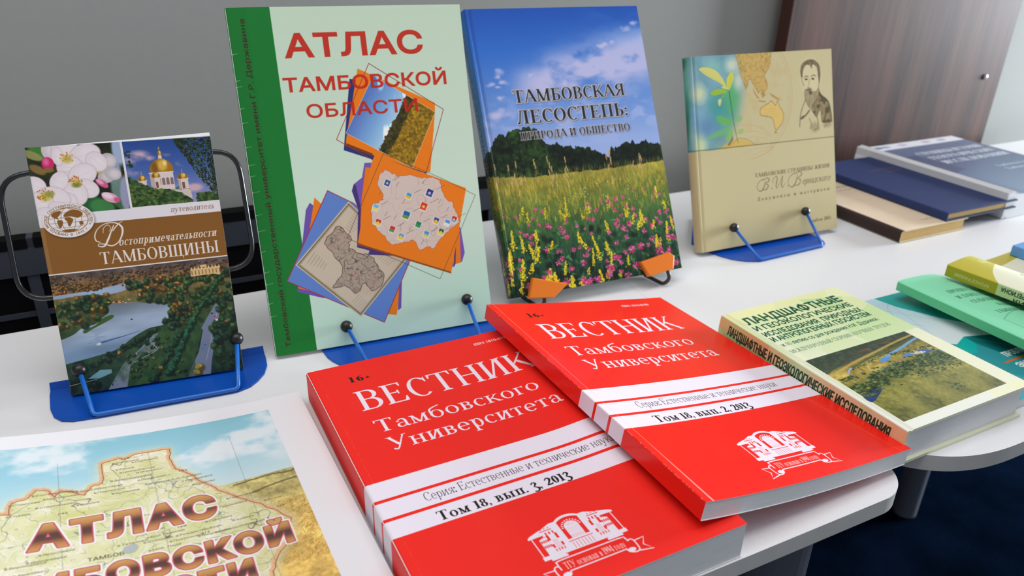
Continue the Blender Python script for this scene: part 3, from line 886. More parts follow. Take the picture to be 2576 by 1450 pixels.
    for x, y, L, le, r in ((8, 232, 20, 2, 1.2), (20, 238, 18, -1, 1.1), (2, 252, 24, 2, 1.6), (14, 262, 22, 3, 1.5), (24, 268, 10, 3, 1.3), (44, 276, 20, 2, 1.7), (52, 282, 16, -2, 1.6), (68, 288, 14, 2, 1.8), (80, 292, 9, 3, 1.9), (63, 272, 14, 2, 1.1), (98, 262, 18, 2, 1.0), (108, 250, 26, -6, 1.2), (118, 270, 22, 4, 1.1), (113, 288, 10, 1, 1.1), (128, 290, 8, 1, 1.2), (76, 205, 20, 1, .9), (72, 222, 10, 1, .8), (128, 208, 14, 1, .9), (150, 218, 16, 2, 1.0), (166, 228, 12, 1, 1.0), (160, 240, 10, 3, .9), (190, 205, 12, 2, 1.0), (200, 222, 10, -1, 1.0), (196, 245, 22, 3, 1.1), (186, 262, 10, 1, .9), (100, 215, 10, 1, .8), (30, 215, 12, 1, .8), (50, 212, 12, 2, .8), (140, 276, 12, 2, 1.0), (90, 282, 8, 2, .9), (-12, 258, 18, 1, 1.4), (-8, 282, 14, 1, 1.4), (10, 285, 12, 1, 1.3), (33, 250, 8, 2, .9)):
        spike(x, y, L, le, r)
    def clover(x, y, r):
        r *= 1.22
        cv.stroke(np.array([(x, y), (x-.5, y+r*2), (x-1, y+r*4.5)]), .4, (50, 96, 56), .8)
        for j in range(26):
            a = g.random()*6.283; q = r*math.sqrt(g.random())
            cv.splat(x+q*math.cos(a), y+q*.85*math.sin(a), r*.30, r*.16, [(196, 44, 112), (224, 92, 150), (168, 30, 88), (236, 140, 180), (206, 60, 124)][g.integers(5)], .9, .3, math.atan2(math.sin(a), math.cos(a)))
    for x, y, r in ((40, 213, 1.8), (36, 222, 1.5), (48, 216, 1.7), (30, 228, 1.5), (52, 232, 2.6), (42, 230, 1.6), (25, 238, 2.4), (30, 248, 2.2), (46, 256, 2.8), (68, 240, 2.8), (72, 246, 2.6), (66, 236, 2.0), (62, 268, 2.6), (56, 272, 2.4), (58, 260, 1.7), (86, 236, 1.8), (90, 268, 2.8), (86, 276, 2.8), (95, 262, 2.2), (112, 222, 2.3), (106, 232, 2.4), (100, 230, 1.7), (120, 213, 1.6), (128, 214, 2.0), (138, 213, 2.1), (148, 212, 1.8), (136, 242, 2.4), (124, 248, 2.6), (142, 246, 3.0), (150, 242, 2.6), (158, 226, 2.2), (160, 234, 2.2), (150, 222, 1.7), (168, 252, 2.4), (178, 248, 3.0), (190, 246, 2.4), (176, 262, 2.6), (170, 268, 2.2), (148, 270, 3.6), (160, 268, 3.6), (172, 240, 2.3), (186, 240, 1.9), (192, 234, 2.6), (198, 262, 2.8), (204, 264, 3.0), (183, 276, 4.0), (180, 284, 3.6), (196, 276, 2.2), (150, 288, 4.0), (158, 292, 3.0), (166, 290, 3.4), (130, 292, 2.4), (138, 298, 3.4), (100, 296, 3.6), (62, 293, 3.4), (46, 294, 3.4), (38, 284, 2.2), (201, 292, 3.4), (18, 290, 2.6), (132, 282, 2.3), (115, 278, 1.8), (-14, 246, 2.2), (-18, 262, 2.4), (2, 276, 2)):
        clover(x, y, r)
    for k in range(70):
        y = 205+95*g.random(); clover(g.random()*225-18, y, (.9+2.2*(y-200)/100)*(.7+.6*g.random()))
    for k in range(26):
        y = 215+80*g.random(); spike(g.random()*225-18, y-8, 6+14*g.random()*(y-190)/100, g.normal(0, 2), .7+.9*(y-200)/100)
    for k in range(26): cv.splat(80+120*g.random(), 190+30*g.random(), .7, .5, (226, 220, 214), .9, .3)
    # lettering with a pale relief edge
    def relief(polys, r):
        m = np.zeros((cv.H, cv.W), np.float32)
        rr = cv.cov(polys); m[rr[0]] = rr[1]
        h = m.copy()
        for a in range(12):
            for q in (r*.5, r):
                dx, dy = int(round(math.cos(a*.5236)*q*cv.k)), int(round(math.sin(a*.5236)*q*cv.k))
                h = np.maximum(h, np.roll(np.roll(m, dx, 1), dy, 0))
        sh = np.roll(np.roll(h, 2, 1), 3, 0)
        cv.over(blur(sh, 2)*.55, (70, 66, 70)); cv.over(h*.9, (206, 202, 204)); cv.over(m, (38, 36, 40))
    relief(TIMES.text('ТАМБОВСКАЯ', 38, 100, 13.3, 135.5), .85)
    relief(TIMES.text('ЛЕСОСТЕПЬ:', 38, 122.4, 14.2, 134.5), .85)
    relief(TIMES.text('ПРИРОДА И ОБЩЕСТВО', 38.2, 139.2, 8.2, 134), .55)
    # spine
    cv.over(smooth(-cv.X, 1.0, 1.6)*smooth(-cv.Y+170, 0, 40)*.55, (52, 140, 196))
    cv.fill(TIMES.text('ТАМБОВСКАЯ ЛЕСОСТЕПЬ: ПРИРОДА И ОБЩЕСТВО', -15, 22, 8.0, 250, rot=math.pi/2), (34, 40, 52), .9)
    cv.fill(TIMES.text('ТАМБОВСКАЯ ЛЕСОСТЕПЬ: ПРИРОДА И ОБЩЕСТВО', -14.6, 22.5, 8.0, 250, rot=math.pi/2), (196, 196, 200), .35)
    return cv
def art_guide():
    """guidebook: blossom and church photos, brown title band, aerial view of a lake; narrow spine left of x = 0"""
    cv = Canvas(142.6, 197.7, 5.0, x0=-10, bg=(228, 222, 226))
    g = np.random.default_rng(9)
    one = np.ones((cv.H, cv.W), np.float32)
    box = lambda x0, y0, x1, y1: ((cv.X >= x0) & (cv.X < x1) & (cv.Y >= y0) & (cv.Y < y1)).astype(np.float32)
    # --- blossom photo
    n1, n2 = cv.noise(16, 4, 61), cv.noise(5, 3, 62)
    bgp = np.stack([n1*.20+n2*.10-.03, n1*.26+n2*.12-.05, n1*.12+n2*.06-.02], -1)
    cv.paste(np.clip(bgp, .02, 1).astype(np.float32), box(-10, 0, 65.5, 61.4))
    for x, y, a, b, r, c in ((9, 3, 8, 5, .7, (70, 130, 50)), (4, 6, 8, 3, .5, (150, 150, 90)), (44, 13, 7, 9, 0, (56, 120, 48)), (38, 45, 13, 7, .9, (36, 96, 48)), (46, 49, 9, 6, .3, (64, 134, 70)), (58, 22, 5, 12, 0, (150, 170, 200)), (60, 36, 6, 10, 0, (110, 140, 130)), (12, 45, 6, 8, 0, (50, 90, 50)), (6, 17, 6, 3, .6, (140, 110, 60)), (30, 20, 4, 2, -.5, (60, 110, 50)), (60, 50, 10, 3, .8, (60, 110, 60)), (64, 40, 4, 14, .1, (160, 160, 190)), (64, 6, 5, 12, 0, (172, 190, 220))):
        cv.splat(x, y, a, b, c, .95, .35, r)
    def petal(x, y, a, b, r, c=(236, 222, 226)):
        cv.splat(x, y, a*1.03, b*1.03, (190, 160, 170), .9, .10, r); cv.splat(x, y, a, b, c, 1, .10, r)
        cv.splat(x+a*.2*math.cos(r), y+a*.2*math.sin(r), a*.6, b*.6, (246, 238, 238), .55, .9, r)
        for k in range(3): cv.line([(x-a*.7*math.cos(r+.15*k-.15), y-a*.7*math.sin(r+.15*k-.15)), (x+a*.7*math.cos(r+.15*k-.15), y+a*.7*math.sin(r+.15*k-.15))], .2, (222, 196, 206), .35)
    def stamens(x, y, n, R, c=(214, 130, 30)):
        cv.splat(x, y+R*.3, R*.7, R*.6, (196, 186, 70), .8, .8)
        for k in range(n):
            a = g.random()*6.283; q = R*math.sqrt(g.random())
            cv.line([(x, y+R*.3), (x+q*math.cos(a), y+q*.8*math.sin(a))], .18, (206, 190, 110), .6); cv.splat(x+q*math.cos(a), y+q*.8*math.sin(a), .62, .42, c, .95, .3, a)
    gp = (196, 188, 192)
    for q in ((48, 17, 7, 6, .6, gp), (55, 14, 6, 6, .2, gp), (52, 26, 6, 5, -.3, gp), (57, 24, 6, 5, .4, gp)): petal(*q)
    stamens(47, 20, 16, 4, (186, 96, 24))
    for q in ((17, 2, 6, 8, .3, (214, 200, 206)), (27, 5, 10, 9, 0), (40, 8, 11, 8, -.3), (28, 17, 9, 9, .3), (47, 14, 8, 7, .9), (21, 8, 4, 7, 0)): petal(*q)
    stamens(27, 9, 22, 5.2)
    cv.splat(13.6, 13, 4.2, 5.0, (214, 40, 106), 1, .12); cv.splat(12.6, 11.5, 2.0, 2.8, (240, 130, 176), .7, .8); cv.splat(13, 18, 4.2, 1.8, (140, 110, 50), .9, .4)
    for q in ((25, 28, 9, 8, .1), (36, 23, 10, 8, -.35), (37, 34, 9, 7, .5), (28, 37, 10, 9, 1.2), (19, 27, 6, 8, .6), (22, 43, 7, 7, .3)): petal(*q)
    stamens(30.2, 27.5, 34, 5.0, (208, 110, 30)); cv.splat(30.5, 31, 3.2, 1.8, (110, 130, 40), .7, .6)
    for q in ((2, 29, 8, 7, .5), (14, 39, 11, 8, .4), (4, 42, 9, 8, -.4), (17, 49, 9, 6, .5), (6, 52, 7, 6, .2), (27, 52, 10, 5, .5)): petal(*q)
    stamens(8, 36, 30, 6.0, (204, 106, 26)); cv.splat(11, 36, 3.4, 2.4, (150, 150, 60), .8, .6)
    cv.splat(48.3, 31, 5.2, 2.4, (222, 90, 140), 1, .2, .7); cv.splat(47, 29.6, 3, 1.4, (240, 190, 210), .8, .6, .7)
    cv.splat(52.5, 42.5, 6.6, 3.6, (232, 170, 196), 1, .15, .5); cv.splat(50.6, 40.8, 4, 2, (248, 228, 234), .9, .6, .5); cv.splat(57, 44.8, 2.4, 2.0, (216, 80, 130), .9, .5, .5)
    # --- church photo
    m = box(67.1, 0, 140, 51.8)
    sky = cv.grad([(0, (40, 74, 148)), (25, (74, 104, 172)), (50, (150, 150, 196))])
    cv.paste(sky, m)
    nz = cv.noise(14, 5, 63, ax=1.6)
    cl = np.zeros_like(one)
    for x, y, a, b in ((77, 12, 8, 4), (70, 15, 5, 4), (72, 23, 6, 4), (98, 12, 3, 1.5), (108, 20, 4, 2), (100, 35, 5, 3), (115, 40, 6, 3), (85, 14, 4, 2)):
        cl = np.maximum(cl, np.clip(1.4-np.sqrt(((cv.X-x)/a)**2+((cv.Y-y)/b)**2), 0, 1))
    cv.over(m*np.clip(cl*smooth(nz, .3, .6)*1.2, 0, .9), (222, 184, 192))
    wal, shd = (226, 212, 204), (176, 150, 146)
    def dome(x, y, r, hh):
        P = np.concatenate([[(x-r, y)], spline([(x-r, y), (x-r*.98, y-hh*.45), (x-r*.6, y-hh*.82), (x, y-hh), (x+r*.6, y-hh*.82), (x+r*.98, y-hh*.45), (x+r, y)], 6)])
        cv.fill(P, (172, 118, 24)); cv.splat(x+r*.1, y-hh*.5, r*.42, hh*.42, (236, 196, 84), .85, .7); cv.splat(x-r*.6, y-hh*.35, r*.28, hh*.4, (110, 70, 16), .6, .8); cv.splat(x+r*.35, y-hh*.65, r*.18, hh*.2, (255, 236, 170), .8, .8)
    def drum(x0, x1, y0, y1):
        cv.fill(np.array([(x0, y0), (x1, y0), (x1, y1), (x0, y1)]), wal); cv.fill(np.array([(x0, y0), (x0+(x1-x0)*.25, y0), (x0+(x1-x0)*.25, y1), (x0, y1)]), shd, .6)
        cv.line([(x0-.4, y0), (x1+.4, y0)], .7, (240, 230, 222)); cv.line([(x0, y1-.8), (x1, y1-.8)], .5, (160, 140, 136))
    cv.fill(np.array([(97, 40), (112, 41), (112.5, 52), (97, 52)]), (216, 198, 192)); cv.fill(np.array([(97, 40.2), (104, 37.6), (112.5, 41.4)]), (70, 120, 110))
    drum(74.5, 80.2, 31.5, 36); dome(77.3, 31.5, 2.9, 4.2); cv.line([(77.3, 27), (77.3, 24)], .5, (206, 160, 60))
    drum(83.2, 100.6, 26, 41)
    for k in range(5): cv.fill(np.concatenate([[(85.5+k*3.1, 36)], [(85.5+k*3.1+1.1*(1-math.cos(a)), 31.5-1.2*math.sin(a)) for a in np.linspace(0, math.pi, 8)], [(87.7+k*3.1, 36)]]), (120, 88, 84), .8)
    dome(92.6, 25.6, 8.4, 10.6)
    cv.fill(np.array([(91.2, 15), (94.2, 15), (93.8, 12), (91.6, 12)]), wal); dome(92.7, 12.2, 1.7, 3.6); cv.line([(92.7, 8.8), (92.7, 5.6)], .4, (216, 176, 80)); cv.line([(92, 6.8), (93.4, 6.8)], .3, (216, 176, 80))
    drum(85, 90.4, 29.6, 40); dome(87.6, 29.8, 3.1, 4.2); cv.fill(np.array([(86.8, 38), (88.6, 38), (88.6, 33.2), (86.8, 33.2)]), (130, 84, 60))
    drum(103.6, 111, 32.2, 41.4); dome(107.3, 32.2, 3.6, 4.6); cv.line([(107.3, 27.6), (107.3, 24.4)], .5, (206, 160, 60)); cv.fill(np.array([(106.2, 40), (108.2, 40), (108.2, 35), (106.2, 35)]), (130, 90, 70))
    for k in range(900):
        x = 67.1+g.random()*44; yt = np.interp(x, [67, 74, 84, 97, 104, 111], [27, 33, 38.5, 41, 44, 50]); y = yt+(52-yt)*g.random()
        cv.splat(x, y, 1.0+g.random(), .8+.6*g.random(), [(44, 70, 30), (70, 100, 44), (100, 124, 56), (30, 50, 26), (56, 86, 38)][g.integers(5)], .85, .4)
    for k in range(180): cv.splat(116+g.random()*17, 45+7*g.random(), 1.2, .9, [(50, 78, 34), (84, 110, 50), (34, 54, 28)][g.integers(3)], .85, .4)
    for k in range(1100):                   # hanging birch twigs
        x = 133-28*g.random()**1.7; y = g.random()*np.interp(x, [105, 112, 120, 128, 133], [3, 16, 32, 44, 46])
        cv.splat(x, y, .55, .75, [(40, 60, 30), (24, 38, 24), (64, 84, 44), (18, 28, 22)][g.integers(4)], .85, .3, g.random()*3)
    for k in range(16): cv.splat(67.5+g.random()*4, 8+g.random()*12, .9, .7, (34, 54, 30), .9, .3)
    # --- bands and words
    cv.over(box(65.5, 0, 67.1, 61.4), (236, 230, 234)); cv.over(box(67.1, 51.8, 140, 61.4), (236, 230, 234)); cv.over(box(-10, 52.5, 67.2, 61.4)*smooth(cv.X, -20, -19), (236, 230, 234))
    # photo keeps its lower left corner above the white stripe
    brown = (140, 92, 36)
    cv.over(box(-10, 61.4, 140, 98.3), brown); cv.over(box(-10, 98.2, 140, 99.3), (238, 230, 226))
    cv.over(box(-10, 61.4, 3, 98.2)*.12, (255, 240, 220))
    cv.fill(DIDOT.text('путеводитель', 94.4, 58.4, 4.6, 33, slant=.22), (150, 118, 84))
    cv.splat(21, 58.2, 18.3, 13.9, (60, 40, 30), .45, .12); cv.fill(ellipse(20.6, 57.4, 18.0, 13.4, n=90), (238, 232, 234)); cv.fill(ellipse(20.5, 57.1, 14.1, 9.8, n=80), brown); cv.fill(ellipse(20.5, 57.1, 13.6, 9.35, n=80), (238, 232, 234))
    em = cv.mask(ellipse(20.5, 57.1, 13.6, 9.35, n=80))
    for q in (.28, .62): cv.line(ellipse(20.5, 57.1, 13.6*q+1, 9.35, n=60), .3, brown, .9, closed=True)
    for dy in (-5.6, -2, 2, 5.6): cv.line(spline([(20.5-13.5*math.sqrt(1-(dy/9.4)**2), 57.1+dy*.9), (20.5, 57.1+dy*1.05), (20.5+13.5*math.sqrt(1-(dy/9.4)**2), 57.1+dy*.9)]), .3, brown, .9)
    for P in ([(10, 51.5), (13, 49.8), (16.5, 50.0), (15.5, 52.5), (13.5, 54.5), (14, 56.2), (11.6, 55), (9.5, 53.4)], [(13, 56.8), (16, 57), (16.6, 59.2), (14.6, 62.8), (13.4, 62.4), (12.8, 59)], [(17.8, 53.2), (20, 51), (24, 49.4), (29, 50.4), (31.2, 53.4), (29.5, 55.2), (27, 56), (24.6, 55), (22.6, 54.4), (18.5, 54.6)], [(18, 55.6), (21.6, 55.2), (24, 57), (22.8, 59.4), (21, 62.2), (19.8, 61.2), (19.6, 58.6)], [(27.8, 59.2), (30, 59), (30.6, 61), (28.4, 61.8)], [(15, 65), (20, 64.2), (26, 65), (22, 66.2), (18, 66.2)]):
        cv.fill(spline(P, 5, True), brown)
    def ring_text(txt, rx, ry, a0, a1, cap, flip=False):
        n_ = len(txt)
        for i, ch in enumerate(txt):
            if ch == ' ': continue
            a = math.radians(a0+(a1-a0)*i/(n_-1)); x, y = 20.55+rx*math.cos(a), 57.3+ry*math.sin(a)
            t = math.atan2(ry*math.cos(a), -rx*math.sin(a)) + (math.pi if flip else 0)
            cv.fill(sans(ch, x, y, cap, bold=.01, rot=t, align='c'), brown)
    ring_text('РУССКОЕ ГЕОГРАФИЧЕСКОЕ ОБЩЕСТВО', 14.8, 10.4, -200, 12, 2.0)
    ring_text('ОСНОВАНО В 1845 г.', 16.5, 12.3, 146, 36, 2.0, True)
    for a in (162, 22): cv.fill(ellipse(20.55+15.6*math.cos(math.radians(a)), 57.3+11.4*math.sin(math.radians(a)), .5, .5, n=12), brown)
    wht = (240, 232, 226)
    cv.fill(TIMES.text('остопримечательности', 52.8, 81.2, 6.6, 73.5, slant=.25), wht)
    for P, w in (([(51.5, 64.4), (49, 69), (46, 75), (42.5, 80.2), (38.5, 80.0), (38.8, 78.2), (43, 78.8), (48, 80.6), (53, 78), (56.5, 72), (57, 66.5), (53, 62.8), (46, 62.6), (40, 66), (37, 71), (37.2, 75.4), (40.2, 77)], [.7, .9, 1.5, 1.3, .7, .5, .8, 1.0, .8, 1.3, 1.5, .9, .6, .6, .9, .9, .5]), ([(58, 62), (55.5, 63.4), (52.6, 66), (50, 69)], [.4, .6, .9, .7]), ([(43, 70), (44, 66), (47, 63.8), (49, 66), (47.6, 69)], [.4, .4, .5, .4, .3])):
        q = spline(P, 8); cv.fill(ribbon(q, np.interp(np.linspace(0, 1, len(q)), np.linspace(0, 1, len(w)), w)), wht)
    cv.fill(DIDOT.text('ТАМБОВЩИНЫ', 38, 94.7, 9.7, 88.8), wht)
    # --- aerial photo of the lake
    lm = box(-10, 99.3, 140, 198)
    nf, nf2 = cv.noise(3.5, 3, 71), cv.noise(14, 4, 72)
    base = cv.grad([(99, (86, 76, 82)), (104, (104, 84, 66)), (112, (142, 104, 60)), (118, (124, 102, 58)), (132, (72, 84, 46)), (160, (46, 74, 48)), (198, (30, 56, 46))])
    cv.paste(np.clip(base*(.35+.75*nf+.55*nf2)[..., None], 0, 1).astype(np.float32), lm)
    wat = cv.grad([(113, (160, 178, 204)), (135, (150, 166, 186)), (150, (164, 180, 202)), (165, (120, 148, 178)), (180, (136, 160, 182))])
    wn = fbm(cv.H, cv.W, 90, 4, 73, ax=2.2, ay=.5)
    lake1 = spline([(-10, 118), (1, 115.6), (26, 114.6), (50, 112.2), (65, 112.6), (60, 115.5), (40, 119.5), (26, 117.6), (1, 118.4), (-10, 119)], 5, True)
    lake2 = spline([(39, 127.6), (52, 127.2), (66, 130.0), (84, 134.4), (82, 141), (77, 149.4), (66, 151), (60, 153), (50, 158), (39, 165), (20, 168.6), (0.5, 171.4), (-10, 172), (-10, 152), (1, 151), (10, 148), (17, 143.6), (26, 142), (31, 138), (37, 134)], 5, True)
    for L_ in (lake1, lake2): cv.paste(np.clip(wat*(.82+.36*wn)[..., None], 0, 1).astype(np.float32), lm*cv.mask(L_))
    lk = cv.mask(lake2)
    cv.over(lk*smooth(cv.Y, 140, 127)*.45, (70, 74, 70)); cv.over(lk*smooth(cv.noise(9, 3, 74, ax=2.5, ay=.5), .5, .7)*smooth(cv.Y, 158, 140)*smooth(30-cv.X, -10, 25)*.5, (54, 66, 60))
    cv.fill(spline([(17, 146), (26, 143), (31, 138.5), (39, 136.2), (40, 138.4), (34, 141.4), (24, 145.6), (18, 148.5)], 5, True), (64, 96, 48))
    cv.stroke(spline([(26, 158.2), (36, 156.4), (46, 154.8), (58, 152.2)], 6), np.linspace(1.6, .3, 19), (50, 84, 130), .75)
    for k in range(12): cv.line([(18+g.random()*8, 150+k*.7), (27+g.random()*6, 150+k*.7)], .25, (90, 104, 120), .5)
    cv.fill(spline([(24.4, 158.6), (26, 157.4), (28, 157.8), (27.6, 159.4), (25, 159.6)], 4, True), (214, 216, 220)); cv.fill(ellipse(52.9, 142, .7, .6), (40, 40, 50))
    def tree(x, y, r, cols):
        c = np.array(cols[g.integers(len(cols))], float)
        r = r*.85; cv.splat(x+r*.15, y+r*.35, r*1.05, r*.95, c*.55, .85, .4)
        for k in range(5):
            a = g.random()*6.283; q = r*.55*g.random()
            cv.splat(x+q*math.cos(a)-r*.1, y+q*math.sin(a)-r*.25, r*.42, r*.36, np.clip(c*(.9+.6*g.random()), 0, 255), .85, .5)
    aut = [(120, 92, 44), (140, 104, 46), (96, 88, 42), (156, 100, 50)]; grn = [(52, 84, 42), (40, 72, 44), (66, 92, 46), (34, 62, 44)]; dkg = [(30, 60, 44), (26, 52, 40), (40, 72, 48)]
    for k in range(260): tree(g.random()*140-8, 101+13*g.random(), .8+.9*g.random(), [(88, 66, 52), (104, 74, 48), (78, 66, 46), (120, 84, 48)])
    for k in range(60): tree(g.random()*45-8, 108+7*g.random()*.9, 1.4, [(140, 92, 46), (120, 92, 48)])
    for k in range(90):
        x = g.random()*44-6; y = 119+24*g.random()**1.2
        if y < np.interp(x, [-6, 0, 17, 30, 38], [149, 149, 143, 137, 130]): tree(x, y, 2.2+1.2*g.random(), grn+aut[:2])
    for k in range(80):
        x = 54+38*g.random(); y = 110+22*g.random()
        if y < np.interp(x, [54, 66, 84, 92], [124, 128, 133, 136]): tree(x, y, 2.0+1.4*g.random(), grn+aut)
    for k in range(90): tree(82+52*g.random(), 109+30*g.random(), 2.0+1.2*g.random(), grn+[(110, 96, 44)])
    for k in range(16): tree(84+10*g.random(), 136+12*g.random(), 2.2, [(150, 120, 40), (120, 104, 44), (60, 84, 44)])
    for k in range(14): cv.splat(38+g.random()*16, 125+g.random()*3, .8, .5, [(214, 120, 60), (220, 150, 140), (230, 190, 120)][g.integers(3)], .9, .4)
    # lawns, roads and hedges of the park
    cv.fill(spline([(28, 197), (41, 178), (55, 169), (70, 156), (80, 150), (104, 152), (104, 160), (96, 180), (88, 200), (28, 200)], 4, True), (44, 76, 44))
    cv.fill(np.array([(120.2, 134.5), (123.4, 135.2), (116, 159), (108.5, 186), (106, 198), (88, 198), (91, 191), (99.5, 177), (105, 159.3), (104, 157)]), (122, 132, 156))
    cv.line([(119, 143), (112, 163), (104, 186)], .3, (200, 206, 220), .8)
    cv.fill(np.array([(68.4, 156), (71, 156.6), (57, 170.8), (46, 181), (41.4, 198), (27, 198), (41, 178), (54, 168.6)]), (130, 140, 158))
    cv.fill(spline([(60, 166), (66, 163.4), (69, 167), (64, 171.6), (58, 171)], 4, True), (152, 150, 156)); cv.line(spline([(50, 178), (58, 174.6), (66, 171.4), (70, 168)]), .5, (190, 190, 196))
    lw = cv.mask(spline([(28, 197), (41, 178), (55, 169), (70, 156), (80, 150), (104, 152), (104, 160), (96, 180), (88, 200), (28, 200)], 4, True))
    cv.over(lw*smooth(nf, .35, .7)*.5, (74, 108, 58)); cv.over(lw*smooth(nf2, .45, .7)*.5, (30, 60, 40))
    for k in range(46): tree(*[(44+44*g.random(), 160+36*g.random())][0], 1.2+1.3*g.random(), grn+dkg+[(96, 100, 52)])
    for k in range(70): tree(84+22*g.random(), 134+18*g.random(), 1.8+g.random(), grn+aut[:2])
    for k in range(30): tree(*(np.array([122, 119])+(np.array([97, 150])-np.array([122, 119]))*(k/29)+g.normal(0, .5, 2)), 2.2, [(48, 90, 50), (40, 80, 48)])
    for k in range(44): tree(*(np.array([97, 150])+(np.array([74, 192])-np.array([97, 150]))*(k/43)+g.normal(0, .6, 2)), 3.2, [(30, 76, 54), (36, 86, 58)])
    for k in range(26): tree(*(np.array([88, 158])+(np.array([62, 196])-np.array([88, 158]))*(k/25)+g.normal(0, .6, 2)), 2.6, dkg)
    for k in range(60): tree(112+22*g.random(), 132+66*g.random(), 2.8+1.2*g.random(), dkg+grn)
    for k in range(30): tree(20+50*k/30+g.normal(0, 1), 176-24*k/30+g.normal(0, 1.2), 2.0+g.random(), dkg+[(46, 72, 42)])
    for k in range(18): tree(g.random()*26-4, 186+12*g.random(), 3.4, [(20, 44, 40), (28, 54, 44)])
    for k in range(16): tree(76+14*g.random(), 140+14*g.random(), 2.8, dkg+grn)
    tree(98, 190, 4.5, [(150, 130, 50)]); tree(96, 195, 4, [(130, 116, 50)]); tree(40, 168, 2.6, [(130, 110, 60)]); tree(68, 186, 3, [(110, 104, 50)])
    cv.fill(np.array([(14, 186), (24, 180), (32, 181), (32, 184), (22, 187)]), (120, 170, 176)); cv.line([(-4, 190), (20, 187.5)], .6, (190, 196, 200), .8)
    # little palace among the trees
    cas = (226, 190, 126)
    cv.fill(np.array([(102.4, 107), (125.4, 106.6), (125, 114), (119, 112.5), (102.2, 113)]), cas)
    for k in range(9): cv.fill(np.array([(102.6+k*2.7, 107.2), (103.3+k*2.7, 104.6), (104+k*2.7, 107.2)]), (238, 212, 160)); cv.line([(103.4+k*2.7, 108.4), (103.4+k*2.7, 111.6)], .8, (150, 108, 84))
    cv.fill(np.array([(110, 106), (110.6, 103.6), (115, 103.4), (115.4, 106)]), cas); cv.fill(np.array([(109.6, 104), (112.8, 102.2), (116, 104)]), (110, 70, 100))
    for k in range(6): tree(106+18*g.random(), 114+3*g.random(), 2, grn)
    for x, y, c in ((105, 172, (60, 110, 190)), (103, 175, (70, 130, 190)), (117, 152, (220, 220, 220)), (116, 149, (200, 60, 60)), (114, 146, (60, 60, 80)), (124, 154, (200, 80, 70))): cv.splat(x, y, 1.0, .8, c, 1, .2)
    cv.splat(52, 171, .4, 1, (220, 160, 150), 1, .3); cv.splat(31, 194, .5, 1.2, (60, 50, 70), 1, .3)
    return cv

